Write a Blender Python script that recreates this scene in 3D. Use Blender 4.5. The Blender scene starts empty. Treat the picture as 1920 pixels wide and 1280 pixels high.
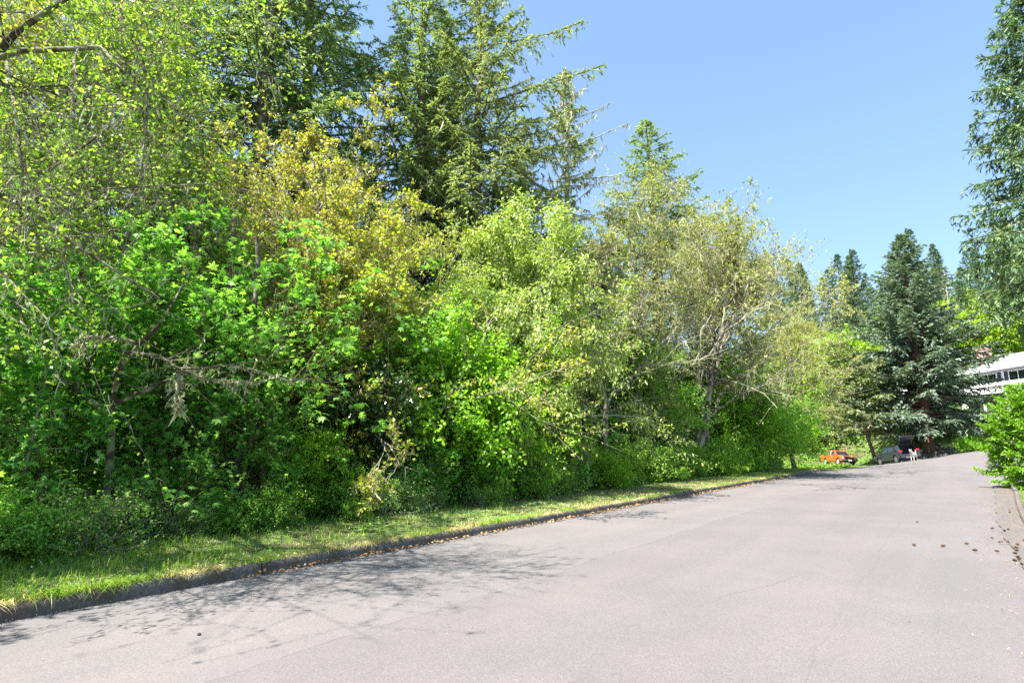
import bpy, bmesh, math
import numpy as np
from mathutils import Vector, Matrix, Euler

S = bpy.context.scene
COL = S.collection
R = math.radians

# ------------------------------------------------------------------ camera, sky, sun, exposure
PITCH = math.atan(200 / 1067)
cam_d = bpy.data.cameras.new('camera')
cam_d.sensor_width = 36.0
cam_d.lens = 20.0
cam_d.clip_start = 0.05
cam_d.clip_end = 3000
cam = bpy.data.objects.new('camera', cam_d)
COL.objects.link(cam)
cam.location = (0, 0, 1.6)
cam.rotation_euler = (math.pi / 2 + PITCH, 0, 0)
S.camera = cam

SUN_EL = R(60)
SUN_XY = np.array([-0.82, -0.57]) / math.hypot(0.82, 0.57)
to_sun = Vector((SUN_XY[0] * math.cos(SUN_EL), SUN_XY[1] * math.cos(SUN_EL), math.sin(SUN_EL)))
world = bpy.data.worlds.new('World')
S.world = world
world.use_nodes = True
wn = world.node_tree
sky = wn.nodes.new('ShaderNodeTexSky')
sky.sky_type = 'NISHITA'
sky.sun_disc = False
sky.sun_elevation = SUN_EL
sky.sun_rotation = math.atan2(SUN_XY[0], SUN_XY[1])
sky.altitude = 200
sky.air_density = 1.0
sky.dust_density = 0.8
sky.ozone_density = 1.0
bg = wn.nodes['Background']
bg.inputs['Strength'].default_value = 0.15
sg = wn.nodes.new('ShaderNodeGamma')
sg.inputs[1].default_value = 0.62
stn = wn.nodes.new('ShaderNodeMix')
stn.data_type, stn.blend_type = 'RGBA', 'MULTIPLY'
stn.inputs[0].default_value = 1.0
stn.inputs[7].default_value = (0.695, 0.865, 1.03, 1)
wn.links.new(sky.outputs[0], sg.inputs[0])
wn.links.new(sg.outputs[0], stn.inputs[6])
wn.links.new(stn.outputs[2], bg.inputs[0])

sd = bpy.data.lights.new('sun', 'SUN')
sd.energy = 5.0
sd.angle = R(0.53)
sd.color = (1.0, 0.955, 0.88)
sun = bpy.data.objects.new('sun', sd)
COL.objects.link(sun)
sun.rotation_euler = to_sun.to_track_quat('Z', 'Y').to_euler()
sun.location = (-30, -12, 50)

S.view_settings.view_transform = 'Standard'
S.view_settings.look = 'None'
S.view_settings.gamma = 1.0
S.view_settings.use_curve_mapping = False
S.view_settings.exposure = 1.8
S.render.engine = 'CYCLES'
S.cycles.max_bounces = 8
S.cycles.diffuse_bounces = 4
S.cycles.transmission_bounces = 5
S.cycles.glossy_bounces = 2
S.cycles.sample_clamp_indirect = 6.0
S.cycles.use_denoising = False

rng = np.random.default_rng(7)


# ------------------------------------------------------------------ materials
def new_mat(name):
    m = bpy.data.materials.new(name)
    m.use_nodes = True
    nt = m.node_tree
    b = nt.nodes['Principled BSDF']
    return m, nt, b


def N(nt, kind, **kw):
    n = nt.nodes.new(kind)
    for k, v in kw.items():
        if k.startswith('i_'):
            n.inputs[k[2:].replace('_', ' ')].default_value = v
        else:
            setattr(n, k, v)
    return n


def ramp(nt, fac, stops):
    r = nt.nodes.new('ShaderNodeValToRGB')
    e = r.color_ramp.elements
    while len(e) < len(stops):
        e.new(0.5)
    for i, (p, c) in enumerate(stops):
        e[i].position = p
        e[i].color = (*c, 1) if len(c) == 3 else c
    nt.links.new(fac, r.inputs[0])
    return r.outputs[0]


def mixc(nt, fac, a, b, mode='MIX'):
    m = nt.nodes.new('ShaderNodeMix')
    m.data_type = 'RGBA'
    m.blend_type = mode
    for sock, v in ((m.inputs[0], fac), (m.inputs[6], a), (m.inputs[7], b)):
        if isinstance(v, (int, float)):
            sock.default_value = v
        elif isinstance(v, tuple):
            sock.default_value = (*v, 1)
        else:
            nt.links.new(v, sock)
    return m.outputs[2]


def noise(nt, vec, scale, detail=4, rough=0.55, dist=0.0):
    n = N(nt, 'ShaderNodeTexNoise', i_Scale=scale, i_Detail=detail, i_Roughness=rough, i_Distortion=dist)
    if vec is not None:
        nt.links.new(vec, n.inputs['Vector'])
    return n.outputs['Fac']


def objcoord(nt):
    return N(nt, 'ShaderNodeTexCoord').outputs['Object']


def mapped(nt, vec, scale=(1, 1, 1), rot=(0, 0, 0)):
    m = N(nt, 'ShaderNodeMapping')
    m.inputs['Scale'].default_value = scale
    m.inputs['Rotation'].default_value = rot
    nt.links.new(vec, m.inputs['Vector'])
    return m.outputs[0]


def bump(nt, b, h, strength=0.5, dist=0.02):
    n = N(nt, 'ShaderNodeBump', i_Strength=strength, i_Distance=dist)
    nt.links.new(h, n.inputs['Height'])
    nt.links.new(n.outputs[0], b.inputs['Normal'])


def leaf_mat(name, cols, trans=0.35, tcol=None, rough=0.45, spec=0.4, clump=0.35, hue_var=0.010, nscale=0.9):
    """cols: dark..light stops of the leaf's own colour; varies leaf by leaf and spray by spray."""
    kk = 1.05 if 'needles' in name or 'grass' in name or 'flower' in name or 'petals' in name else 1.22
    cols = [tuple(min(.78, v * kk) for v in c_) for c_ in cols]
    m, nt, b = new_mat(name)
    g = N(nt, 'ShaderNodeNewGeometry')
    oc = objcoord(nt)
    nz = noise(nt, oc, nscale, 3)
    a = N(nt, 'ShaderNodeMath', operation='MULTIPLY_ADD')
    nt.links.new(nz, a.inputs[0])
    a.inputs[1].default_value = 2 * clump
    a.inputs[2].default_value = -clump
    s = N(nt, 'ShaderNodeMath', operation='ADD', use_clamp=True)
    nt.links.new(g.outputs['Random Per Island'], s.inputs[0])
    nt.links.new(a.outputs[0], s.inputs[1])
    k = len(cols) - 1
    c = ramp(nt, s.outputs[0], [(i / k, cc) for i, cc in enumerate(cols)])
    oi = N(nt, 'ShaderNodeObjectInfo')
    hs = N(nt, 'ShaderNodeHueSaturation')
    mr = N(nt, 'ShaderNodeMapRange')
    nt.links.new(oi.outputs['Random'], mr.inputs[0])
    mr.inputs[3].default_value = 0.5 - hue_var
    mr.inputs[4].default_value = 0.5 + hue_var
    nt.links.new(mr.outputs[0], hs.inputs['Hue'])
    nt.links.new(c, hs.inputs['Color'])
    c = hs.outputs[0]
    nt.links.new(c, b.inputs['Base Color'])
    b.inputs['Roughness'].default_value = rough
    b.inputs['Specular IOR Level'].default_value = spec
    if trans > 0:
        t = N(nt, 'ShaderNodeBsdfTranslucent')
        tc = mixc(nt, 1.0, c, tcol or (1.6, 1.7, 0.7), 'MULTIPLY')
        nt.links.new(tc, t.inputs[0])
        mx = N(nt, 'ShaderNodeMixShader')
        mx.inputs[0].default_value = trans
        nt.links.new(b.outputs[0], mx.inputs[1])
        nt.links.new(t.outputs[0], mx.inputs[2])
        nt.links.new(mx.outputs[0], nt.nodes['Material Output'].inputs[0])
    return m


def bark_mat(name, dark, light, lichen=None, amount=0.5, scale=6.0):
    m, nt, b = new_mat(name)
    oc = objcoord(nt)
    v = mapped(nt, oc, (1, 1, 0.22))
    n1 = noise(nt, v, scale * 3, 6, 0.65, 0.6)
    c = ramp(nt, n1, [(0.3, dark), (0.7, light)])
    if lichen:
        n2 = noise(nt, oc, scale * 0.9, 5, 0.6)
        f = ramp(nt, n2, [(0.62 - 0.3 * amount, (0, 0, 0)), (0.72 - 0.3 * amount, (1, 1, 1))])
        c = mixc(nt, f, c, lichen)
    nt.links.new(c, b.inputs['Base Color'])
    b.inputs['Roughness'].default_value = 0.9
    b.inputs['Specular IOR Level'].default_value = 0.15
    bump(nt, b, n1, 0.8, 0.03)
    return m


def plain(name, col, rough=0.5, metal=0.0, spec=0.5, var=0.12, scale=8.0, coat=0.0):
    m, nt, b = new_mat(name)
    n = noise(nt, objcoord(nt), scale, 4)
    d = tuple(x * (1 - var) for x in col)
    l = tuple(min(1, x * (1 + var)) for x in col)
    nt.links.new(ramp(nt, n, [(0.3, d), (0.7, l)]), b.inputs['Base Color'])
    b.inputs['Roughness'].default_value = rough
    b.inputs['Metallic'].default_value = metal
    b.inputs['Specular IOR Level'].default_value = spec
    b.inputs['Coat Weight'].default_value = coat
    return m


M = {}
M['fir'] = leaf_mat('fir_needles', [(0.07, 0.12, 0.05), (0.135, 0.2, 0.085), (0.215, 0.285, 0.125), (0.31, 0.37, 0.19)], 0.36, rough=.5, spec=.35)
M['fir_olive'] = leaf_mat('olive_fir_needles', [(0.09, 0.128, 0.06), (0.16, 0.205, 0.093), (0.24, 0.285, 0.135), (0.35, 0.385, 0.205)], 0.34, rough=.55, spec=.3)
M['oak_tan'] = leaf_mat('tan_spring_oak_leaves', [(0.1, 0.135, 0.024), (0.185, 0.225, 0.04), (0.27, 0.31, 0.065), (0.36, 0.39, 0.11)], 0.4, nscale=.7)
M['fir_far'] = leaf_mat('haze_blue_fir_needles', [(.05, .095, .055), (.09, .15, .09), (.14, .21, .13), (.21, .28, .18)], 0.2, rough=.6, spec=.2)  # distance haze put into the far firs' needle colour as a bluer green
M['fir_dark'] = leaf_mat('dark_fir_needles', [(0.045, 0.085, 0.034), (0.08, 0.13, 0.05), (0.13, 0.19, 0.075), (0.2, 0.25, 0.11)], 0.3, rough=.5, spec=.3)
M['spruce'] = leaf_mat('blue_spruce_needles', [(0.055, 0.09, 0.062), (0.1, 0.15, 0.105), (0.155, 0.215, 0.15), (0.25, 0.32, 0.23)], 0.2, rough=.5, spec=.35)
M['near_spruce'] = leaf_mat('near_spruce_needles', [(0.035, 0.085, 0.038), (0.07, 0.14, 0.06), (0.125, 0.205, 0.088), (0.21, 0.285, 0.125)], 0.25, rough=.45, spec=.4, nscale=2.0)
M['fresh_fir'] = leaf_mat('fresh_fir_needles', [(.07, .17, .012), (.14, .28, .018), (.22, .38, .03), (.30, .46, .05)], 0.28, rough=.5, spec=.3, nscale=2.5)
M['oak'] = leaf_mat('yellow_oak_leaves', [(0.12, 0.16, 0.02), (0.225, 0.265, 0.03), (0.34, 0.36, 0.05), (0.44, 0.42, 0.09)], 0.42, nscale=.7)
M['oak_green'] = leaf_mat('green_oak_leaves', [(0.06, 0.135, 0.016), (0.125, 0.225, 0.025), (0.21, 0.325, 0.04), (0.32, 0.4, 0.075)], 0.45, nscale=.7)
M['catkin'] = leaf_mat('oak_catkins', [(0.2, 0.14, 0.06), (0.28, 0.2, 0.09), (0.35, 0.27, 0.12), (0.43, 0.35, 0.18)], 0.25, tcol=(1.2, 1.1, .8))
M['maple'] = leaf_mat('broad_maple_leaves', [(0.042, 0.125, 0.024), (0.085, 0.215, 0.036), (0.15, 0.315, 0.055), (0.235, 0.41, 0.095)], 0.5, rough=.5, spec=.25, nscale=1.0)
M['vine'] = leaf_mat('vine_maple_leaves', [(0.08, 0.19, 0.015), (0.15, 0.31, 0.022), (0.235, 0.42, 0.036), (0.33, 0.51, 0.07)], 0.45, nscale=.9)
M['elder'] = leaf_mat('pale_elder_leaves', [(0.11, 0.175, 0.035), (0.185, 0.26, 0.062), (0.275, 0.36, 0.1), (0.37, 0.45, 0.16)], 0.38, nscale=.9)
M['laurel'] = leaf_mat('dark_glossy_leaves', [(.012, .03, .008), (.022, .05, .012), (.04, .08, .02), (.09, .13, .03)], 0.12, rough=.22, spec=.8)
M['bramble'] = leaf_mat('bramble_leaves', [(0.05, 0.13, 0.018), (0.11, 0.24, 0.03), (0.2, 0.36, 0.05), (0.32, 0.47, 0.1)], 0.36, nscale=2.0)
M['hillleaf'] = leaf_mat('bright_hill_leaves', [(.10, .20, .012), (.17, .28, .018), (.26, .36, .03), (.34, .42, .05)], 0.40, nscale=.5)
M['grass'] = leaf_mat('green_grass', [(.07, .17, .015), (.12, .25, .02), (.20, .33, .03), (.30, .38, .06)], 0.35, rough=.5, nscale=2.0)
M['straw'] = leaf_mat('dry_grass', [(0.36, 0.32, 0.09), (0.52, 0.47, 0.17), (0.64, 0.57, 0.26), (0.72, 0.66, 0.38)], 0.3, tcol=(1.1, 1.0, .8), nscale=2.0)
M['lichen'] = leaf_mat('hanging_lichen', [(.17, .18, .09), (.27, .27, .15), (.38, .37, .22), (.48, .46, .30)], 0.2, tcol=(1.1, 1.1, .8), spec=.1, rough=.9)
M['litter'] = leaf_mat('leaf_litter', [(.10, .05, .02), (.2, .11, .04), (.32, .2, .08), (.42, .3, .14)], 0.0, spec=.1, rough=.9)
M['ivy'] = leaf_mat('ivy_leaves', [(.03, .09, .012), (.06, .15, .016), (.12, .24, .022), (.22, .34, .04)], 0.3, nscale=.8)
M['wframe0'] = leaf_mat('white_petals', [(.7, .7, .72), (.78, .78, .8)], .2, tcol=(1, 1, 1))
M['bark_fir'] = bark_mat('fir_bark', (.055, .038, .03), (.16, .12, .095), (.26, .26, .2), .35)
M['bark_oak'] = bark_mat('lichen_oak_bark', (.06, .043, .033), (.17, .14, .11), (.32, .31, .24), .5, 5)
M['bark_pale'] = bark_mat('pale_twig_bark', (.16, .13, .09), (.33, .29, .22), (.42, .41, .30), .8, 5)
M['bark_maple'] = bark_mat('mossy_maple_bark', (.05, .04, .03), (.15, .12, .09), (.16, .15, .04), .55, 4)
M['bark_moss'] = bark_mat('dark_mossy_bark', (.035, .026, .02), (.105, .08, .06), (.22, .22, .13), .55, 5)
M['bark_red'] = bark_mat('red_conifer_bark', (.07, .035, .025), (.20, .115, .08), None)


# ------------------------------------------------------------------ mesh helpers
def mk(name, V, F, mat, smooth=False):
    V = np.asarray(V, dtype=np.float32).reshape(-1, 3)
    Fs = F if isinstance(F, list) else [F]
    me = bpy.data.meshes.new(name)
    me.vertices.add(len(V))
    me.vertices.foreach_set('co', V.ravel())
    loops = np.concatenate([np.asarray(f, dtype=np.int32).ravel() for f in Fs])
    tot = np.concatenate([np.full(len(f), np.asarray(f).shape[1], dtype=np.int32) for f in Fs])
    start = np.concatenate([[0], np.cumsum(tot)[:-1]]).astype(np.int32)
    me.loops.add(len(loops))
    me.loops.foreach_set('vertex_index', loops)
    me.polygons.add(len(tot))
    me.polygons.foreach_set('loop_start', start)
    if smooth:
        me.polygons.foreach_set('use_smooth', np.ones(len(tot), dtype=bool))
    me.update(calc_edges=True)
    me.materials.append(mat)
    return me


def obj(name, me, parent=None, kind=None, label=None, cat=None, group=None, loc=None, rot=None):
    o = bpy.data.objects.new(name, me)
    COL.objects.link(o)
    if parent is not None:
        o.parent = parent
    if loc is not None:
        o.location = loc
    if rot is not None:
        o.rotation_euler = rot
    tag(o, label, cat, group, kind)
    return o


def tag(o, label=None, cat=None, group=None, kind=None):
    if label:
        o['label'] = label
    if cat:
        o['category'] = cat
    if group:
        o['group'] = group
    if kind:
        o['kind'] = kind
    return o


def thing(name, label, cat, loc=(0, 0, 0), rot=(0, 0, 0), scale=1.0, group=None):
    o = bpy.data.objects.new(name, None)
    o.empty_display_size = 0.3
    COL.objects.link(o)
    o.location = loc
    o.rotation_euler = rot
    o.scale = (scale, scale, scale) if not isinstance(scale, (tuple, list)) else scale
    return tag(o, label, cat, group)


def bm_mesh(name, bm, mat, smooth=False):
    me = bpy.data.meshes.new(name)
    bmesh.ops.recalc_face_normals(bm, faces=bm.faces)
    if smooth:
        for f in bm.faces:
            f.smooth = True
    bm.to_mesh(me)
    bm.free()
    me.materials.append(mat)
    return me


def add_box(bm, c, s, bev=0.0, rot=None):
    mtx = Matrix.Translation(c)
    if rot is not None:
        mtx = mtx @ Euler(rot).to_matrix().to_4x4()
    r = bmesh.ops.create_cube(bm, size=1.0, matrix=mtx @ Matrix.Diagonal((*s, 1)))
    if bev > 0:
        es = list({e for v in r['verts'] for e in v.link_edges})
        bmesh.ops.bevel(bm, geom=es, offset=bev, segments=2, affect='EDGES', profile=0.6)
    return bm


def boxes(name, mat, parent, items, bev=0.0):
    bm = bmesh.new()
    for it in items:
        add_box(bm, it[0], it[1], bev, it[2] if len(it) > 2 else None)
    return obj(name, bm_mesh(name, bm, mat), parent)


def nrm(a):
    return a / np.maximum(np.linalg.norm(a, axis=-1, keepdims=True), 1e-9)


# image point of the photograph (1920 x 1280) at a given distance, used to survey where things stand
def ray(px, py):
    rx, ry = (px - 960) / 1067, (640 - py) / 1067
    ca, sa = math.cos(PITCH), math.sin(PITCH)
    return rx, ca - ry * sa, sa + ry * ca


def P(px, py, d):
    r = ray(px, py)
    return np.array([r[0] / r[1] * d, d, 1.6 + r[2] / r[1] * d])


# ------------------------------------------------------------------ terrain
U2 = np.array([0.6, 0.8])       # along the street
N2 = np.array([0.8, -0.6])      # across it, towards the near side


def sn(s, n):
    return np.array([U2[0] * s + N2[0] * n, U2[1] * s + N2[1] * n])


def to_sn(x, y):
    return x * U2[0] + y * U2[1], x * N2[0] + y * N2[1]


_ctl = []
for s in range(-30, 41, 10):
    for n in (-30, -20, -12, -7, -3, 1, 6, 14):
        p = sn(s, n)
        _ctl.append((p[0], p[1], 0.0 if n > -13 else -0.25))
_ctl += [(22.5, 42.4, 0), (30.7, 52, -.05), (33, 55.5, -.12), (34.5, 60, -.25), (31.5, 59, -.25), (35.9, 54, .24), (36.6, 51.5, .62), (37, 66, -.38), (34.5, 66, -.38), (38.6, 66, -.36), (36.8, 62.8, -.32), (37, 69, -.36), (33, 70, -.2),
         (40.9, 57, 1.05), (42.1, 52, 1.36), (39, 50, .95), (46, 55.5, 1.75), (55, 51, 2.3), (65, 46, 2.9), (35, 42, .5), (45, 45, 1.45),
         (29, 34, .15), (36, 34, .55), (45, 36, 1.3), (55, 38, 2.0), (65, 36, 2.6), (80, 36, 3.4), (26, 24, .1),
         (43, 62.5, 3.9), (47, 60, 4.2), (51, 62, 4.8), (56, 62, 5.3), (56, 68, 6.2), (54, 55, 4.2), (62, 55, 4.9), (40.5, 71.5, 1.2), (39, 75, 3.0),
         (41, 82, 5.0), (29, 66, .3), (28, 72, 1.8), (20, 64, .4), (45, 72, 5.5), (60, 75, 8.5), (70, 60, 7), (34, 76, 1.6),
         (30, 110, 6), (60, 110, 15), (100, 110, 24), (150, 150, 38), (80, 85, 14), (90, 60, 10), (60, 20, 2.0), (90, 20, 3.5),
         (0, 100, 2), (-60, 60, 0), (-100, 100, 2), (0, 200, 12), (120, 260, 48), (-200, 200, 6), (260, 120, 50), (0, -80, 0), (0, -300, -4),
         (300, -200, 4), (-300, -200, -2), (-300, 500, 10), (400, 400, 80), (-80, 0, 0), (60, -20, 1)]
_ctl = np.array(_ctl, float)


def _kern(r2):
    return -np.sqrt(r2 + 16.0)


_A = _kern(((_ctl[:, None, :2] - _ctl[None, :, :2]) ** 2).sum(-1))
_n = len(_ctl)
_B = np.zeros((_n + 1, _n + 1))
_B[:_n, :_n] = _A - 0.02 * np.eye(_n)
_B[_n, :_n] = 1
_B[:_n, _n] = 1
_w = np.linalg.solve(_B, np.concatenate([_ctl[:, 2], [0]]))


def sstep(x, a, b):
    t = np.clip((x - a) / (b - a), 0, 1)
    return t * t * (3 - 2 * t)


def H(x, y):
    x, y = np.atleast_1d(np.asarray(x, float)), np.atleast_1d(np.asarray(y, float))
    out = np.empty(len(x))
    for i in range(0, len(x), 20000):
        xx, yy = x[i:i + 20000], y[i:i + 20000]
        r2 = (xx[:, None] - _ctl[None, :, 0]) ** 2 + (yy[:, None] - _ctl[None, :, 1]) ** 2
        out[i:i + 20000] = _kern(r2) @ _w[:_n] + _w[_n]
    s, n = to_sn(x, y)
    k = (1 - sstep(s, 36, 50)) * sstep(n, -14, -11) * (1 - sstep(n, 4, 12)) * sstep(s, -60, -30)
    return out * (1 - k)


def verge(x, y):
    s, n = to_sn(np.asarray(x, float), np.asarray(y, float))
    return 0.14 * (1 - sstep(n, -7.6, -7.5)) * (1 - sstep(s, 46, 50)) * sstep(n, -18, -13)


def HG(x, y):
    return H(x, y) + verge(np.atleast_1d(x), np.atleast_1d(y))


def Hf(x, y):
    return float(HG(x, y)[0])


def resample(pts, m):
    pts = np.asarray(pts, float)
    d = np.concatenate([[0], np.cumsum(np.linalg.norm(np.diff(pts, axis=0), axis=1))])
    t = np.linspace(0, d[-1], m)
    return np.stack([np.interp(t, d, pts[:, i]) for i in range(pts.shape[1])], 1)


def smooth_poly(pts, it=3):
    p = np.asarray(pts, float)
    for _ in range(it):
        q = np.empty((2 * (len(p) - 1), p.shape[1]))
        q[0::2] = .75 * p[:-1] + .25 * p[1:]
        q[1::2] = .25 * p[:-1] + .75 * p[1:]
        p = np.vstack([p[:1], q, p[-1:]])
    return p


left_edge = smooth_poly([sn(s, -7.4) for s in range(-24, 49, 4)] + [(30.5, 51.5), (33.2, 55), (35.5, 57.6), (38, 58.3), (41, 57.8), (46, 55.6), (55, 51), (65, 46.5), (82, 41)])
right_edge = smooth_poly([sn(s, 1.1) for s in range(-24, 13, 4)] + [sn(18, 1.3), sn(24, 1.6), sn(30, 1.95), (24, 27.5), (29, 31), (36, 34), (45, 36.5), (55, 37), (65, 36), (80, 33)])
MR, NR = 260, 25
Lp, Rp = resample(left_edge, MR), resample(right_edge, MR)
tt = np.linspace(0, 1, NR)
rxy = Lp[:, None, :] * (1 - tt[None, :, None]) + Rp[:, None, :] * tt[None, :, None]
road_poly = np.vstack([Lp, Rp[::-1]])


def inside(poly, x, y):
    c = np.zeros(len(x), bool)
    px, py = poly[:, 0], poly[:, 1]
    qx, qy = np.roll(px, 1), np.roll(py, 1)
    for i in range(len(poly)):
        if abs(py[i] - qy[i]) < 1e-12:
            continue
        c ^= ((py[i] > y) != (qy[i] > y)) & (x < (qx[i] - px[i]) * (y - py[i]) / (qy[i] - py[i]) + px[i])
    return c


def grid_faces(a, b):
    i = np.arange(a * b).reshape(a, b)
    return np.stack([i[:-1, :-1], i[:-1, 1:], i[1:, 1:], i[1:, :-1]], -1).reshape(-1, 4)


def axis(fine_lo, fine_hi, step, far, extra=()):
    a = list(np.arange(fine_lo, fine_hi + 1e-6, step)) + list(extra)
    v, d = fine_hi, step
    while v < far:
        d *= 1.18
        v += d
        a.append(v)
    v, d = fine_lo, step
    while v > -far:
        d *= 1.18
        v -= d
        a.append(v)
    return np.unique(np.round(a, 4))


s_ax = axis(-20, 100, 1.0, 900)
n_ax = axis(-30, 30, 0.75, 900, (-7.3, -7.45, -7.52, -7.6, -7.7, -8, 0.9, 1.2, 1.5, 2.0))
SS, NN = np.meshgrid(s_ax, n_ax, indexing='ij')
gx = (U2[0] * SS + N2[0] * NN).ravel()
gy = (U2[1] * SS + N2[1] * NN).ravel()
gz = HG(gx, gy)
lump = 0.06 * np.sin(gx * 1.3 + 2 * np.sin(gy * .7)) * np.sin(gy * 1.1) * sstep(-NN.ravel(), 9, 13)
inr = inside(road_poly, gx, gy)
gz = gz + lump - np.where(inr, 0.09, 0)
m, nt, b = new_mat('forest_ground')
oc = objcoord(nt)
n1 = noise(nt, oc, 0.5, 6, .6)
n2 = noise(nt, oc, 9.0, 6, .7)
c1 = ramp(nt, n2, [(.3, (.05, .035, .02)), (.55, (.11, .085, .045)), (.75, (.2, .16, .08))])
c2 = ramp(nt, n2, [(.3, (.05, .10, .015)), (.6, (.11, .19, .03)), (.8, (.2, .27, .06))])
nt.links.new(mixc(nt, ramp(nt, n1, [(.40, (0, 0, 0)), (.58, (1, 1, 1))]), c1, c2), b.inputs['Base Color'])
b.inputs['Roughness'].default_value = .95
bump(nt, b, n2, .8, .06)
obj('ground', mk('ground', np.stack([gx, gy, gz], 1), grid_faces(len(s_ax), len(n_ax)), m, True), kind='structure')

# road
m, nt, b = new_mat('worn_asphalt')
oc = objcoord(nt)
ang = math.atan2(U2[1], U2[0])
al = mapped(nt, oc, (1, 1, 1), (0, 0, -ang))
band = noise(nt, mapped(nt, al, (.05, .8, 1)), 1.0, 4, .6)
blot = noise(nt, oc, .45, 5, .6)
fine = noise(nt, oc, 85, 3, .75)
grit = N(nt, 'ShaderNodeTexVoronoi', i_Scale=140.0)
nt.links.new(oc, grit.inputs['Vector'])
gcol = ramp(nt, grit.outputs['Color'], [(0, (.067, .062, .063)), (.4, (.131, .121, .120)), (.8, (.178, .165, .161)), (1, (.284, .264, .251))])
fcol = ramp(nt, fine, [(.32, (.086, .080, .080)), (.52, (.143, .131, .131)), (.7, (.197, .183, .179))])
base = mixc(nt, .5, gcol, fcol)
base = mixc(nt, ramp(nt, band, [(.35, (0, 0, 0)), (.68, (.75, .75, .75))]), base, mixc(nt, 1.0, base, (1.18, 1.13, 1.11), 'MULTIPLY'))
base = mixc(nt, ramp(nt, blot, [(.42, (.7, .7, .7)), (.62, (0, 0, 0))]), base, mixc(nt, 1.0, base, (.86, .87, .88), 'MULTIPLY'))
wob = noise(nt, oc, 1.6, 5, .65)
wv = N(nt, 'ShaderNodeVectorMath', operation='MULTIPLY_ADD')
cmb = N(nt, 'ShaderNodeCombineXYZ')
nt.links.new(wob, cmb.inputs[0]); nt.links.new(wob, cmb.inputs[1])
nt.links.new(cmb.outputs[0], wv.inputs[0])
wv.inputs[1].default_value = (.9, -.9, 0)
nt.links.new(mapped(nt, al, (.55, 1.2, 1)), wv.inputs[2])
vc = N(nt, 'ShaderNodeTexVoronoi', feature='DISTANCE_TO_EDGE', i_Scale=.33)
nt.links.new(wv.outputs[0], vc.inputs['Vector'])
crk = ramp(nt, vc.outputs['Distance'], [(0, (1, 1, 1)), (.0035, (.5, .5, .5)), (.006, (0, 0, 0))])
cm = ramp(nt, noise(nt, oc, .16, 3), [(.50, (0, 0, 0)), (.60, (.6, .6, .6))])
base = mixc(nt, mixc(nt, 1.0, crk, cm, 'MULTIPLY'), base, (.09, .082, .08))
sx = N(nt, 'ShaderNodeSeparateXYZ')
nt.links.new(al, sx.inputs[0])
wv2 = N(nt, 'ShaderNodeMath', operation='MULTIPLY_ADD')
nt.links.new(noise(nt, al, .35, 5, .7), wv2.inputs[0])
wv2.inputs[1].default_value = .5
nt.links.new(sx.outputs['Y'], wv2.inputs[2])


def lane(c0, w):
    a_ = N(nt, 'ShaderNodeMath', operation='SUBTRACT')
    nt.links.new(wv2.outputs[0], a_.inputs[0])
    a_.inputs[1].default_value = c0 + .25
    b_ = N(nt, 'ShaderNodeMath', operation='ABSOLUTE')
    nt.links.new(a_.outputs[0], b_.inputs[0])
    d_ = N(nt, 'ShaderNodeMath', operation='DIVIDE', use_clamp=True)
    nt.links.new(b_.outputs[0], d_.inputs[0])
    d_.inputs[1].default_value = w
    return a_.outputs[0], d_.outputs[0]


for c0, w, st in ((4.25, .018, .45), (1.0, .014, .3)):
    a_, d_ = lane(c0, w)
    base = mixc(nt, ramp(nt, d_, [(0, (st, st, st)), (1, (0, 0, 0))]), base, (.09, .083, .08))
a_, d_ = lane(4.25, 1)
base = mixc(nt, ramp(nt, a_, [(0, (1, 1, 1)), (.02, (0, 0, 0))]), base, mixc(nt, 1.0, base, (.93, .925, .93), 'MULTIPLY'))
for c0 in (5.6, 2.6, .4):        # worn wheel tracks
    a_, d_ = lane(c0, .42)
    base = mixc(nt, ramp(nt, d_, [(0, (.5, .5, .5)), (1, (0, 0, 0))]), base, mixc(nt, 1.0, base, (1.07, 1.06, 1.055), 'MULTIPLY'))
spot = noise(nt, oc, 3.2, 2, .5)
base = mixc(nt, ramp(nt, spot, [(.70, (0, 0, 0)), (.76, (.35, .35, .35))]), base, (.10, .092, .088))
nt.links.new(base, b.inputs['Base Color'])
b.inputs['Roughness'].default_value = .82
b.inputs['Specular IOR Level'].default_value = .35
bump(nt, b, mixc(nt, .5, grit.outputs['Distance'], fine), .45, .006)
rz = H(rxy[..., 0].ravel(), rxy[..., 1].ravel()).reshape(MR, NR) + 0.004
rz = rz - 0.05 * (np.abs(tt[None, :] - .5) * 2) ** 2 + 0.05 * .25
obj('road', mk('road', np.dstack([rxy, rz]), grid_faces(MR, NR), m, True), kind='structure')


def road_z(x, y):
    return float(H(x, y)[0])


# pale old gutter strip along the near side of the street
m, nt, b = new_mat('old_gutter_asphalt')
oc = objcoord(nt)
g1 = noise(nt, oc, 60, 4, .75)
g2 = noise(nt, oc, 2.5, 5, .6)
gb = ramp(nt, g1, [(.3, (.064, .060, .059)), (.7, (.140, .132, .127))])
gb = mixc(nt, ramp(nt, g2, [(.45, (0, 0, 0)), (.65, (.6, .6, .6))]), gb, (.16, .125, .085))
nt.links.new(gb, b.inputs['Base Color'])
b.inputs['Roughness'].default_value = .9
bump(nt, b, g1, .5, .008)
gv, sA = [], np.linspace(-6, 33, 160)
for s in sA:
    e = 1.1 + .85 * float(sstep(s, 14, 34))
    i0 = e - .42 + .02 * math.sin(s * 2.1) + .012 * math.sin(s * 5.7) - .1 * float(sstep(s, 20, 30))
    for k in range(5):
        q = sn(s, i0 + (e - i0) * k / 4)
        gv.append((q[0], q[1], road_z(q[0], q[1]) + 0.006))
gv = np.array(gv)
obj('road_gutter', mk('road_gutter', gv, grid_faces(len(sA), 5), m, True), kind='structure')


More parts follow.
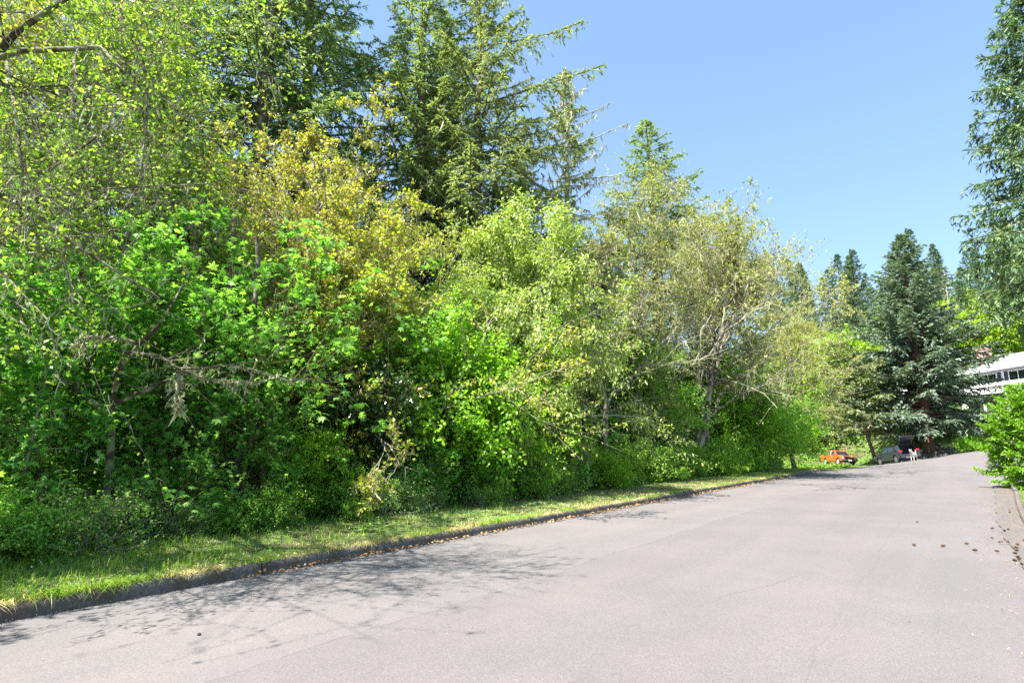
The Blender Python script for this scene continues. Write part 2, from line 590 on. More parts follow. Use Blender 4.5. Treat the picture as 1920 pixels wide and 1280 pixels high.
# kerbs: cast segments with open joints
def kerb_mat():
    m, nt, b = new_mat('weathered_kerb_concrete')
    oc = N(nt, 'ShaderNodeNewGeometry').outputs['Position']
    a, c = noise(nt, oc, 30, 6, .75), noise(nt, oc, 2.2, 5, .65)
    col = ramp(nt, a, [(.25, (.049, .045, .042)), (.5, (.140, .127, .116)), (.75, (.308, .280, .252))])
    col = mixc(nt, ramp(nt, c, [(.45, (0, 0, 0)), (.62, (.8, .8, .8))]), col, (.10, .075, .05))
    nt.links.new(col, b.inputs['Base Color'])
    b.inputs['Roughness'].default_value = .95
    bump(nt, b, a, .9, .03)
    return m


MK = kerb_mat()


def kerb(root_name, line, height, width, seg, side):
    root = bpy.data.objects.new(root_name, None)
    COL.objects.link(root)
    root['kind'] = 'structure'
    L = np.linalg.norm(np.diff(line, axis=0), axis=1).sum()
    k = max(1, int(L / seg))
    pts = resample(line, k * 12 + 1)
    tang = nrm(np.gradient(pts, axis=0))
    nor = np.stack([tang[:, 1], -tang[:, 0]], 1) * side      # away from the road
    prof = [(0.0, -.06), (.006, height * .45), (.014, height * .86), (.034, height), (width * .6, height + .004), (width, height - .01), (width + .01, -.06)]
    nz_ = np.convolve(rng.normal(0, 1, len(pts) + 8), np.ones(5) / 5, 'same')[4:-4]
    for i in range(k):
        dh = rng.normal(0, .007)
        idx = np.arange(i * 12, i * 12 + 13)
        V = []
        for j in idx:
            sh = 0.008 if j == idx[0] else (-0.008 if j == idx[-1] else 0)
            p = pts[j] + tang[j] * sh
            z0 = road_z(p[0], p[1])
            for q, (o, h) in enumerate(prof):
                jt = rng.normal(0, .004, 2)
                w = p + nor[j] * (o + jt[0])
                V.append((w[0], w[1], z0 + h + (jt[1] + dh - .022 * max(0, nz_[j] - .35) if h > 0 else 0)))
        f = [grid_faces(13, len(prof))]
        n = len(prof)
        caps = np.array([list(range(n)), [12 * n + q for q in range(n)][::-1]])
        obj('kerb_segment', mk('kerb_segment', V, f + [caps], MK), root)
    return root


kerb('left_kerb', np.array([sn(s, -7.38) for s in np.linspace(-8, 47.6, 60)]), .118, .16, 3.0, -1)
kerb('right_kerb', np.array([sn(s, 1.12 + .85 * float(sstep(s, 14, 34))) for s in np.linspace(6, 31, 40)]), .10, .13, 3.0, 1)


# ------------------------------------------------------------------ plant geometry
def tubes(Pn, Rn, sides):
    """many tapered tubes at once: Pn (m, k, 3), Rn (m, k)"""
    m, k, _ = Pn.shape
    t = nrm(np.gradient(Pn, axis=1))
    ref = np.where(np.abs(t[..., 2:3]) > .9, np.array([1., 0, 0]), np.array([0, 0, 1.]))
    a = nrm(np.cross(t, ref))
    c = np.cross(t, a)
    th = np.arange(sides) * 2 * math.pi / sides
    V = Pn[:, :, None, :] + Rn[:, :, None, None] * (a[:, :, None, :] * np.cos(th)[None, None, :, None] + c[:, :, None, :] * np.sin(th)[None, None, :, None])
    i = np.arange(m * k * sides).reshape(m, k, sides)
    j = np.roll(i, -1, axis=2)
    F = np.stack([i[:, :-1], j[:, :-1], j[:, 1:], i[:, 1:]], -1).reshape(-1, 4)
    return V.reshape(-1, 3), F


class Soup:
    def __init__(self):
        self.V, self.F, self.n = [], [], 0

    def add(self, V, F):
        self.V.append(np.asarray(V, np.float32).reshape(-1, 3))
        self.F.append(np.asarray(F, np.int64) + self.n)
        self.n += len(self.V[-1])
        return self

    def mesh(self, name, mat, smooth=False):
        V = np.concatenate(self.V)
        by = {}
        for f in self.F:
            by.setdefault(f.shape[1], []).append(f)
        return mk(name, V, [np.concatenate(v) for v in by.values()], mat, smooth)


KITE = (np.array([(0, 0, 0), (.42, .27, .05), (1, 0, -.06), (.42, -.27, .05)]), np.array([(0, 2, 1), (0, 3, 2)]))
BLADE = (np.array([(0, 0, 0), (.35, .12, .02), (1, 0, -.05), (.35, -.12, .02)]), np.array([(0, 2, 1), (0, 3, 2)]))
ROUND = (np.array([(0, 0, 0), (.25, .26, .04), (.7, .25, .03), (1, 0, -.08), (.7, -.25, .03), (.25, -.26, .04)]), np.array([(0, 3, 2), (0, 2, 1), (0, 4, 3), (0, 5, 4)]))


def _maple():
    pol = [(0, .66), (14, .42), (27, .27), (45, .62), (60, .44), (78, .26), (108, .52), (150, .30)]
    o = [(math.radians(a), r) for a, r in pol] + [(math.pi, .34)] + [(-math.radians(a), r) for a, r in pol[:0:-1]]
    v = [(.34, 0, .03)] + [(.34 + r * math.cos(a), r * math.sin(a), -.30 * r * r + .03 * math.cos(5 * a)) for a, r in o]
    n = len(o)
    return np.array(v), np.array([(0, 1 + i, 1 + (i + 1) % n) for i in range(n)])


MAPLE = _maple()


def leaves(soup, pos, axis, normal, size, tpl, width=1.0):
    T, F = tpl
    x = nrm(axis)
    y = nrm(np.cross(normal, x))
    z = np.cross(x, y)
    sz = size[:, None, None]
    V = pos[:, None, :] + sz * (T[None, :, 0:1] * x[:, None] + width * T[None, :, 1:2] * y[:, None] + T[None, :, 2:3] * z[:, None])
    n, k = len(pos), len(T)
    soup.add(V, (F[None] + (np.arange(n) * k)[:, None, None]).reshape(-1, F.shape[1]))


def lerp_poly(Pn, idx, t):
    k = Pn.shape[1] - 1
    f = np.clip(t, 0, .9999) * k
    i = f.astype(int)
    w = (f - i)[:, None]
    a, b = Pn[idx, i], Pn[idx, i + 1]
    return a * (1 - w) + b * w, nrm(b - a)


def children(r, Pn, Rn, n, t=(.25, 1), ang=(35, 65), ratio=.5, rmul=.6, up=.15, grav=0.0, wob=.06, K=6, taper=.7, jit=.35, minlen=.05, absr=None, flat=0.0):
    m = len(Pn)
    if np.isscalar(n):
        idx = np.repeat(np.arange(m), n)
    else:
        idx = np.repeat(np.arange(m), n)
    q = len(idx)
    tv = r.uniform(*t, q)
    pos, tan = lerp_poly(Pn, idx, tv)
    plen = np.linalg.norm(np.diff(Pn, axis=1), axis=2).sum(1)[idx]
    ra = r.normal(size=(q, 3))
    ra[:, 2] *= (1 - flat)
    perp = nrm(ra - (ra * tan).sum(1, keepdims=True) * tan)
    a = np.radians(r.uniform(*ang, q))[:, None]
    d = np.cos(a) * tan + np.sin(a) * perp
    d[:, 2] += up
    d = nrm(d)
    L = np.maximum(plen * ratio * (1 - taper * tv + taper * .35) * r.uniform(1 - jit, 1 + jit, q), minlen)
    s = np.linspace(0, 1, K)
    bend = r.normal(0, .22, (q, 1, 3))
    pts = pos[:, None] + L[:, None, None] * (d[:, None] * s[None, :, None] + bend * (s ** 2)[None, :, None])
    pts[..., 2] += L[:, None] * grav * (s ** 2)[None]
    w = np.cumsum(r.normal(0, 1, (q, K, 3)), 1) * (wob * L / math.sqrt(K))[:, None, None]
    w -= w[:, :1]
    pts = pts + w
    k = Rn.shape[1] - 1
    rp = Rn[idx, np.clip((tv * k).astype(int), 0, k)]
    r0 = rp * rmul if absr is None else np.minimum(rp * .8, absr)
    Rc = r0[:, None] * np.linspace(1, .3, K)[None]
    return pts, Rc, idx, tv


def strands(soup, r, Pn, count, length, width, hang=1.0):
    """tattered beards of lichen hanging from branches"""
    idx = r.integers(0, len(Pn), count)
    pos, tan = lerp_poly(Pn, idx, r.uniform(0.1, 1, count))
    K = 4
    s = np.linspace(0, 1, K)
    L = r.uniform(*length, count) * r.uniform(.4, 1, count)
    d = r.normal(0, .35, (count, 3)) + np.array([0, 0, -hang])
    w = np.cumsum(r.normal(0, .12, (count, K, 3)), 1)
    c = pos[:, None] + L[:, None, None] * (d[:, None] * s[None, :, None] + w * s[None, :, None])
    side = nrm(np.cross(d, r.normal(size=(count, 3))))
    wd = r.uniform(*width, count)[:, None, None] * np.array([.7, 1.0, .8, .12])[None, :, None]
    V = np.stack([c - side[:, None] * wd, c + side[:, None] * wd], 2)
    i = np.arange(count * K * 2).reshape(count, K, 2)
    F = np.stack([i[:, :-1, 0], i[:, :-1, 1], i[:, 1:, 1], i[:, 1:, 0]], -1).reshape(-1, 4)
    soup.add(V.reshape(-1, 3), F)


def twig_leaves(soup, r, Pn, per, size, tpl, spread=.05, droop=.2, nz=1.0, width=1.0, t=(.15, 1), out=.5):
    idx = np.repeat(np.arange(len(Pn)), per)
    q = len(idx)
    pos, tan = lerp_poly(Pn, idx, r.uniform(*t, q))
    ax = tan * out + r.normal(0, .6, (q, 3))
    ax[:, 2] -= droop
    ax = nrm(ax)
    no = r.normal(0, .55, (q, 3))
    no[:, 2] += nz
    leaves(soup, pos + r.normal(0, spread, (q, 3)), ax, no, r.uniform(*size, q), tpl, width)


def stem(r, base, top, rad0, rad1, K=10, wob=.05, curve=None):
    s = np.linspace(0, 1, K)[:, None]
    p = np.asarray(base) * (1 - s) + np.asarray(top) * s
    L = np.linalg.norm(np.asarray(top) - np.asarray(base))
    w = np.cumsum(r.normal(0, 1, (K, 3)), 0)
    w -= w[:1]
    w -= w[-1:] * s
    p = p + w * wob * L / math.sqrt(K)
    if curve is not None:
        p = p + np.asarray(curve) * (4 * s * (1 - s))
    return p, np.linspace(rad0, rad1, K)


def flare(Rn, k=1.5):
    Rn = Rn.copy()
    Rn[0] *= k
    return Rn


def broadleaf(seed, stems, lv1, lv2, lv3, leafspec, leafmat, barkmat, twigmat=None, catkin=None, lichen=None, limbs=None, strand=None):
    """stems: polylines (10, 3) with radii; returns [(part name, mesh)]"""
    r = np.random.default_rng(seed)
    Pn = np.array([s[0] for s in stems])
    Rn = np.array([flare(s[1]) for s in stems])
    wood, twig = Soup(), Soup()
    wood.add(*tubes(Pn, Rn, 8))
    p1, r1, _, _ = children(r, Pn, Rn, **lv1)
    if limbs:
        lp = np.array([resample(l[0], p1.shape[1]) for l in limbs])
        lr = np.array([np.linspace(l[1], l[2], p1.shape[1]) for l in limbs])
        p1, r1 = np.vstack([p1, lp]), np.vstack([r1, lr])
    wood.add(*tubes(p1, r1, 6))
    p2, r2, _, _ = children(r, p1, r1, **lv2)
    twig.add(*tubes(p2, r2, 3))
    p3, r3, _, _ = children(r, p2, r2, **lv3)
    twig.add(*tubes(p3, np.maximum(r3, .003), 3))
    crown = Soup()
    twig_leaves(crown, r, p3, **leafspec)
    out = [('trunk', wood.mesh('trunk', barkmat, True)), ('twigs', twig.mesh('twigs', twigmat or barkmat, True)), ('crown', crown.mesh('crown', leafmat))]
    if catkin:
        c = Soup()
        twig_leaves(c, r, p3, **catkin)
        out.append(('catkins', c.mesh('catkins', M['catkin'])))
    if lichen:
        c = Soup()
        strands(c, r, p2, **lichen)
        strands(c, r, p1, **{**lichen, 'count': lichen['count'] // 3})
        out.append(('lichen', c.mesh('lichen', M['lichen'])))
    return out


def conifer(seed, H_, R_, t0=.08, nb=110, slope=(.45, -.15), curl=-.12, sec=9.0, seclen=.42, blade=(.2, .07), bden=16, prof=.85, needles=None, bark=None,
            trunk_r=None, irreg=.25, secdroop=-.25, lichen=None, bare=None, longs=(), lean=(0, 0), vert=.25, topfill=1.0, needle_t=.1, flatn=.9):
    r = np.random.default_rng(seed)
    trunk_r = trunk_r or H_ * .014
    tp, tr = stem(r, (0, 0, -.2), (lean[0], lean[1], H_), trunk_r, .012, K=14, wob=.006)
    tr = trunk_r * np.linspace(1, .05, 14) ** .9
    tr[0] *= 1.35
    wood = Soup().add(*tubes(tp[None], tr[None], 9))
    u = (np.arange(nb) + r.uniform(0, 1, nb)) / nb
    t = t0 + (1 - t0) * u ** .9 * .995
    rel = (1 - t) / (1 - t0)
    L = R_ * (rel ** prof) * (1 - .35 * np.exp(-(1 - rel) * 9)) * r.uniform(1 - irreg, 1 + irreg, nb) + .10
    az = np.arange(nb) * 2.39996 + r.normal(0, .5, nb)
    for (tq, azq, Lq) in longs:
        j = int(np.argmin(np.abs(t - tq)))
        az[j], L[j] = azq, Lq
    pos, _ = lerp_poly(tp[None], np.zeros(nb, int), t)
    d = np.stack([np.cos(az), np.sin(az), np.zeros(nb)], 1)
    a = slope[1] + (slope[0] - slope[1]) * (1 - rel) + r.normal(0, .08, nb)
    K = 7
    s = np.linspace(0, 1, K)
    bp = pos[:, None] + L[:, None, None] * d[:, None] * s[None, :, None]
    bp[..., 2] += L[:, None] * (a[:, None] * s + (curl * rel)[:, None] * s ** 2 + .10 * s ** 3)
    bp += np.cumsum(r.normal(0, .012, (nb, K, 3)), 1) * L[:, None, None] * (s > 0)[None, :, None]
    br = np.clip(L * .014, .006, trunk_r * .4)[:, None] * np.linspace(1, .25, K)[None]
    wood.add(*tubes(bp, br, 4))
    live = np.ones(nb, bool) if bare is None else ~((t > bare[0]) & (r.random(nb) < bare[1]))
    li = np.nonzero(live)[0]
    cnt = np.maximum(9, (L[li] * sec).astype(int))
    idx = np.repeat(li, cnt)
    q = len(idx)
    ts = r.uniform(.12, 1, q) ** .8
    sp, st = lerp_poly(bp, idx, ts)
    side = np.where(r.random(q) < .5, 1, -1)[:, None]
    lat = nrm(np.cross(st, np.array([0, 0, 1.])))
    sdir = nrm(st * r.uniform(.35, .9, (q, 1)) + lat * side * r.uniform(.4, 1, (q, 1)) + np.array([0, 0, 1]) * (r.normal(0, vert, (q, 1)) + secdroop * .6))
    sl = seclen * (L[idx] ** .75) * (1.12 - ts) * r.uniform(.6, 1.25, q) + .08
    K2 = 4
    s2 = np.linspace(0, 1, K2)
    sps = sp[:, None] + sl[:, None, None] * sdir[:, None] * s2[None, :, None]
    sps[..., 2] += sl[:, None] * secdroop * s2 ** 2
    crown = Soup()
    for (pl, ln, dn, tlo) in ((sps, sl, bden, .0), (bp[li], L[li], bden * 1.2, .35)):
        c = np.maximum(4, (ln * dn * topfill).astype(int) + 2)
        ii = np.repeat(np.arange(len(pl)), c)
        qq = len(ii)
        bt = r.uniform(tlo, 1, qq)
        p, tn = lerp_poly(pl, ii, bt)
        up = np.array([0, 0, 1.])
        lt = nrm(np.cross(tn, up))
        ax = tn * r.uniform(.5, 1.1, (qq, 1)) + lt * r.uniform(-.9, .9, (qq, 1)) + up * r.normal(-.05, vert, (qq, 1))
        no = r.normal(0, .5, (qq, 3))
        no[:, 2] += flatn
        leaves(crown, p, nrm(ax), no, blade[0] * r.uniform(.6, 1.3, qq), KITE, blade[1] / blade[0] / .54)
    out = [('trunk', wood.mesh('trunk', bark or M['bark_fir'], True)), ('crown', crown.mesh('crown', needles or M['fir']))]
    if lichen:
        c = Soup()
        strands(c, r, bp, **lichen)
        out.append(('lichen', c.mesh('lichen', M['lichen'])))
    return out


def plant(proto, name, label, cat, xy, rz=0.0, scale=1.0, group=None, z=None, tilt=(0, 0)):
    zz = Hf(*xy) if z is None else z
    o = thing(name, label, cat, (xy[0], xy[1], zz - .03), (tilt[0], tilt[1], rz), scale, group)
    for pn, me in proto:
        obj(pn, me, o, kind='stuff' if pn in ('lichen', 'catkins', 'crown', 'twigs') else None)
    return o


def proto_top(proto):
    t = 0.0
    for pn, me in proto:
        a = np.empty(len(me.vertices) * 3, np.float32)
        me.vertices.foreach_get('co', a)
        if pn in ('crown', 'catkins'):
            t = max(t, float(np.percentile(a[2::3], 99.3)))
    return t


def at(px, d):
    """ground point seen in column px at distance d"""
    k = (px - 960) / 1067 / 1.017
    return (k * d, d)


def hgt(px, py, d):
    return P(px, py, d)[2]


# ------------------------------------------------------------------ tree models
def one_stem(seed, h, r0, lean=(0, 0), wob=.06, n=1, spread=0.0):
    r = np.random.default_rng(seed)
    out = []
    for i in range(n):
        a = 2 * math.pi * i / max(n, 1) + r.uniform(0, 1)
        k = spread * r.uniform(.6, 1.2)
        b = (.12 * math.cos(a) * (n > 1), .12 * math.sin(a) * (n > 1), -.15)
        hh = h * (1 if n == 1 else r.uniform(.75, 1.0))
        out.append(stem(r, b, (lean[0] + k * math.cos(a), lean[1] + k * math.sin(a), hh), r0 * (1 if n == 1 else r.uniform(.6, 1)), r0 * .2, wob=wob,
                        curve=(-.15 * k * math.cos(a), -.15 * k * math.sin(a), 0)))
    return out


def oakish(seed, h, r0=.13, lean=(0, 0), leafm='oak', nl=14, size=(.07, .13), n1=22, ratio1=.36, t1=(.28, 1), cat=6, lich=500, ns=1, spread=0.0, n2=8, n3=7, up=.2, lsize=(.1, .4), catsize=(.08, .14)):
    return broadleaf(seed, one_stem(seed + 50, h, r0, lean, n=ns, spread=spread),
                     dict(n=n1, t=t1, ang=(35, 72), ratio=ratio1, up=up, wob=.10, K=8, taper=.75, rmul=.5),
                     dict(n=n2, t=(.25, 1), ang=(30, 65), ratio=.48, up=.12, wob=.10, K=6, rmul=.55),
                     dict(n=n3, t=(.15, 1), ang=(25, 65), ratio=.5, up=.10, wob=.08, K=3, absr=.007),
                     dict(per=nl, size=size, tpl=KITE, spread=.05, droop=.15, width=1.25), M[leafm], M['bark_oak'], M['bark_pale'],
                     catkin=dict(per=cat, size=catsize, tpl=BLADE, spread=.05, droop=1.1, nz=.2) if cat else None,
                     lichen=dict(count=lich, length=lsize, width=(.008, .022)) if lich else None)


def mapleish(seed, h, r0=.08, leafm='maple', nl=5, size=(.16, .28), n1=14, ratio1=.5, ns=4, spread=1.6, n2=7, n3=3, tpl=MAPLE, t1=(.2, 1), width=1.0, droop=.35, lean=(0, 0), bark='bark_maple', up=.1, taper=.75, spread_l=.09):
    return broadleaf(seed, one_stem(seed + 50, h, r0, lean, n=ns, spread=spread),
                     dict(n=n1, t=t1, ang=(40, 80), ratio=ratio1, up=up, wob=.07, K=8, taper=taper, rmul=.5, flat=.3),
                     dict(n=n2, t=(.25, 1), ang=(30, 65), ratio=.45, up=.08, grav=-.08, wob=.06, K=6, rmul=.55, flat=.4),
                     dict(n=n3, t=(.2, 1), ang=(25, 60), ratio=.5, up=.0, wob=.05, K=3, absr=.006, flat=.4),
                     dict(per=nl, size=size, tpl=tpl, spread=spread_l, droop=droop, nz=1.5, width=width), M[leafm], M[bark], M[bark])


TREE = {}
TREE['oak_tall'] = oakish(11, 10.6, .13, (.4, .2), nl=12, n1=26, cat=13)
TREE['oak_round'] = oakish(12, 7.4, .12, (.3, 0), nl=14, n1=22, ratio1=.48, ns=2, spread=.9, cat=11)
TREE['oak_green'] = oakish(13, 10.0, .14, (-.2, .3), leafm='oak_green', nl=18, n1=26, ratio1=.40, cat=3, lich=900)
TREE['oak_lichen'] = oakish(14, 13.6, .20, (.8, 0), leafm='oak_tan', nl=5, n1=28, ratio1=.34, t1=(.2, 1), cat=6, lich=1800, lsize=(.15, .7), n3=8, size=(.08, .15))
TREE['oak_lean'] = oakish(75, 12.2, .20, (2.6, -.4), leafm='oak_tan', nl=4, n1=26, ratio1=.34, t1=(.32, 1), up=.4, cat=5, lich=2200, lsize=(.15, .8), ns=2, spread=.8, n3=8, size=(.08, .15))
TREE['oak_brown'] = oakish(16, 10.5, .15, (0, 0), leafm='oak_tan', nl=9, n1=26, ratio1=.38, t1=(.3, 1), cat=10, lich=900, size=(.08, .15))
TREE['maple_big'] = mapleish(21, 5.6, nl=7, n1=13, n2=6, size=(.10, .21))
TREE['maple_big2'] = mapleish(22, 6.6, nl=7, ns=3, spread=1.4, n2=6, size=(.10, .21))
TREE['vine'] = mapleish(23, 5.0, .06, 'vine', nl=11, size=(.09, .15), n1=16, ratio1=.62, ns=6, spread=1.9, n2=8, n3=4, tpl=ROUND, width=1.5, spread_l=.10)
TREE['elder'] = mapleish(25, 8.6, .10, 'elder', nl=16, size=(.10, .18), n1=18, ratio1=.36, ns=4, spread=1.3, n2=8, n3=5, tpl=KITE, width=.8, droop=.7, t1=(.3, 1), spread_l=.12, bark='bark_pale')
TREE['laurel'] = mapleish(26, 3.6, .05, 'laurel', nl=12, size=(.08, .14), n1=14, ratio1=.5, ns=4, spread=.8, n2=8, n3=4, tpl=KITE, width=1.0)
TREE['hill'] = mapleish(27, 9.0, .16, 'hillleaf', nl=16, size=(.22, .4), n1=16, ratio1=.55, ns=3, spread=2.0, n2=8, n3=4, tpl=KITE, width=1.3, spread_l=.25)
TREE['twiggy'] = mapleish(37, 1.5, .014, 'bramble', nl=2, size=(.05, .10), n1=10, ratio1=.8, ns=7, spread=.7, n2=5, n3=3, tpl=ROUND, width=1.5, t1=(.05, 1), spread_l=.06, bark='bark_pale')
TREE['fill'] = mapleish(28, 8.0, .12, 'maple', nl=14, size=(.14, .24), n1=18, ratio1=.5, ns=3, spread=1.6, n2=8, n3=4, tpl=KITE, width=1.5, spread_l=.16)
TREE['sapling'] = mapleish(29, 2.6, .02, 'maple', nl=4, size=(.12, .22), n1=8, ratio1=.5, ns=3, spread=.6, n2=4, n3=2)
for k, (sd_, hh, mt) in {'bramble': (31, 1.35, 'bramble'), 'bramble3': (33, 1.6, 'vine')}.items():
    TREE[k] = mapleish(sd_, hh, .015, mt, nl=9, size=(.05, .10), n1=9, ratio1=.75, ns=8, spread=.75, n2=5, n3=3, tpl=ROUND, width=1.5, t1=(.05, 1), spread_l=.06)

LI = dict(count=1600, length=(.15, .7), width=(.01, .03))
TREE['fir_a'] = conifer(41, 32, 5.6, t0=.10, nb=230, sec=8, bden=19, blade=(.19, .058), secdroop=-.4, seclen=.44, irreg=.3, prof=.75)
TREE['fir_b'] = conifer(42, 27, 5.2, t0=.10, nb=200, sec=8, bden=19, blade=(.19, .058), irreg=.42, secdroop=-.45, seclen=.44, needles=M['fir_olive'], prof=.7,
                        lichen=dict(count=3000, length=(.2, .8), width=(.01, .03)), longs=[(.84, 0.05, 4.4), (.72, -.1, 5.4), (.76, 2.9, 4.6), (.62, .2, 5.2), (.66, 6.2, 4.6)])
TREE['fir_c'] = conifer(43, 21, 4.6, t0=.10, nb=170, sec=8, bden=16, blade=(.2, .055), irreg=.4, secdroop=-.4, needles=M['fir_olive'], bare=(.5, .68), bark=M['bark_pale'], lichen=dict(count=9000, length=(.1, .4), width=(.012, .035)), longs=[(.86, .1, 2.4), (.78, 6.2, 3.2), (.70, .1, 3.8)])
TREE['fir_d'] = conifer(44, 25, 4.6, t0=.06, nb=170, sec=7, bden=9, blade=(.34, .11))
TREE['fir_dark'] = conifer(45, 24, 4.6, t0=.28, nb=130, sec=6, bden=8, blade=(.36, .12), needles=M['fir_dark'])
TREE['fir_far'] = conifer(46, 26, 5.4, t0=.03, nb=170, sec=4, bden=6, blade=(.45, .16), needles=M['fir_far'])
TREE['fir_far2'] = conifer(47, 26, 6.0, t0=.05, nb=140, sec=4, bden=6, blade=(.45, .16), needles=M['fir_far'], irreg=.4)
TREE['spruce'] = conifer(48, 23.2, 8.3, t0=.10, nb=240, sec=6.5, bden=8.5, blade=(.36, .13), needles=M['spruce'], slope=(.75, -.06), curl=-.2, secdroop=-.25, prof=.95, bark=M['bark_red'], trunk_r=.42, irreg=.22)
TREE['yew'] = conifer(49, 12.5, 3.6, t0=.25, nb=120, sec=6, bden=8, blade=(.34, .12), needles=M['fir_olive'], slope=(.4, -.1), prof=.5, irreg=.35, lean=(-3.0, -.3), trunk_r=.2)
TREE['near_spruce'] = conifer(50, 13.6, 2.7, t0=.36, nb=220, sec=15, bden=27, blade=(.13, .034), needles=M['near_spruce'], slope=(.30, -.10), curl=-.18, secdroop=-.75, seclen=.40, prof=.85, irreg=.14, trunk_r=.24, vert=.3)
TREE['young_fir'] = conifer(51, 4.1, 1.85, t0=.02, nb=110, sec=22, bden=30, blade=(.13, .048), needles=M['fresh_fir'], slope=(.5, .0), curl=-.06, secdroop=-.06, seclen=.45, prof=.5, irreg=.2, trunk_r=.07, vert=.35)
TREE['snag'] = conifer(52, 17, 2.2, t0=.3, nb=40, sec=4, bden=4, bare=(.0, .9), trunk_r=.2, lichen=dict(count=600, length=(.1, .4), width=(.01, .03)), bark=M['bark_pale'])
TOP = {k: proto_top(v) for k, v in TREE.items()}
TOP.update(fir_a=32, fir_b=27, fir_c=21, fir_d=25, fir_dark=24, fir_far=26, fir_far2=26, spruce=23.2, yew=12.5, snag=17)


# ------------------------------------------------------------------ trees, front to back
def tree(key, name, label, cat, px, d, rz=0, top=None, wide=1.0, group=None, sc=None, tilt=(0, 0)):
    x, y = at(px, d)
    z = Hf(x, y)
    k = sc or 1.0
    if top is not None:
        k = (hgt(px, top, d) - z) / TOP[key]
        k = (k * wide, k * wide, k)
    return plant(TREE[key], name, label, cat, (x, y), rz, k, group, tilt=tilt)


# thicket along the far kerb
tree('maple_big', 'maple_tree', 'broad-leaved young maple in the shade at the far left end of the thicket', 'tree', 30, 9.4, .4, top=470)
tree('maple_big2', 'maple_tree', 'broad-leaved maple behind the long lichen-covered dead bough', 'tree', 250, 10.6, 1.7, top=490)
tree('maple_big', 'maple_tree', 'broad-leaved maple whose blue-green boughs reach over the dark glossy shrub', 'tree', 465, 11.9, 3.6, top=450)
tree('oak_green', 'oak_tree', 'tall green oak behind the mossy bough at the top left corner', 'tree', 95, 12.2, .9, top=-60, wide=.85)
tree('oak_green', 'oak_tree', 'green oak with many thin grey twigs between the mossy oak and the brownish-yellow oak', 'tree', 330, 14.0, 2.9, top=290)
tree('oak_tall', 'oak_tree', 'slim yellow-brown oak, tallest of the yellow trees, in front of the darkest fir', 'tree', 505, 15.6, .3, top=175)
tree('oak_round', 'oak_tree', 'round yellow oak with lichen-crusted limbs left of the pale green elder', 'tree', 668, 15.0, 1.1, top=350)
tree('laurel', 'dark_shrub', 'dark glossy-leaved evergreen shrub left of the bright green vine maple', 'shrub', 655, 14.0, 0, top=660)
tree('vine', 'vine_maple', 'wide bright green vine maple, biggest bright bush in the middle of the thicket', 'tree', 815, 16.4, .5, top=575, wide=.88)
tree('vine', 'vine_maple', 'smaller bright green vine maple at the right shoulder of the widest one', 'tree', 950, 19.0, 2.0, top=640, wide=.8)
tree('elder', 'elder_tree', 'pale green elder with drooping leaf clusters in front of the tall firs', 'tree', 985, 19.6, .2, top=400)
tree('elder', 'elder_tree', 'shorter pale elder with dry brown sprays just left of the tall pale one', 'tree', 880, 18.6, 2.4, top=530)
tree('oak_lichen', 'oak_tree', 'grey-brown lichen-hung oak right of the pale green elder', 'tree', 1125, 24, 1.0, top=350)
tree('oak_lichen', 'oak_tree', 'tall lichen-hung oak in front of the lone pointed fir', 'tree', 1225, 29, 3.0, top=290)
tree('oak_lichen', 'oak_tree', 'twiggy grey oak between the tall lichen-hung oak and the leaning bare oak', 'tree', 1318, 35, 5.1, top=350)
tree('oak_lean', 'oak_tree', 'nearly bare oak leaning over the street with long twigs against the sky', 'tree', 1290, 32, 0, top=380)
tree('oak_green', 'oak_tree', 'low yellow-green oak with drooping sprays above the brambles, in front of the lichen-hung oaks', 'tree', 1225, 27.5, 4.0, top=660)
tree('vine', 'vine_maple', 'dark green bush under the leaning oak, left of the red truck', 'shrub', 1390, 38.5, 1.0, top=690)
tree('vine', 'vine_maple', 'last bright green bush before the grass where the red truck stands', 'shrub', 1450, 45.5, 2.0, top=745)
tree('oak_brown', 'oak_tree', 'brownish oak with a straight bare trunk at the end of the thicket', 'tree', 1488, 48, .0, top=565)
tree('oak_brown', 'oak_tree', 'brown-tinged oak half hidden behind the leaning bare oak', 'tree', 1420, 40, 2.2, top=450)
tree('elder', 'elder_tree', 'small fresh green elder at the foot of the grey-brown oaks', 'shrub', 1075, 20.5, 4.2, top=815)
tree('fill', 'broadleaf_tree', 'deep green broadleaf tree seen between the lichen-hung oaks', 'tree', 1180, 31, 4.2, top=600)
tree('fill', 'broadleaf_tree', 'deep green broadleaf tree behind the leaning oak', 'tree', 1330, 39, 1.2, top=640)

for q_s, q_n, key_, rz_, k_, lab_ in ((-1.5, -10.6, 'oak_green', .3, .72, 'green oak beyond the left edge whose shade falls across the street'), (-6.5, -10.9, 'oak_tall', 1.3, .8, 'yellow oak farthest back beyond the left edge of the thicket')):
    plant(TREE[key_], 'shade_tree', lab_, 'tree', sn(q_s, q_n), rz_, k_)

tree('maple_big', 'young_maple', 'low maple shoots left of the leaning dead stem', 'shrub', 110, 10.0, 2.2, sc=.42)
tree('maple_big', 'young_maple', 'low maple shoots between the leaning dead stem and the palest slim trunk', 'shrub', 295, 10.9, 4.4, sc=.45)
tree('maple_big', 'young_maple', 'low maple shoots right of the slim trunks, beside the dark glossy shrub', 'shrub', 430, 11.6, 5.6, sc=.45)
tree('vine', 'vine_maple', 'small bright vine maple at the foot of the dark glossy shrub', 'shrub', 590, 13.0, 1.6, sc=.3)

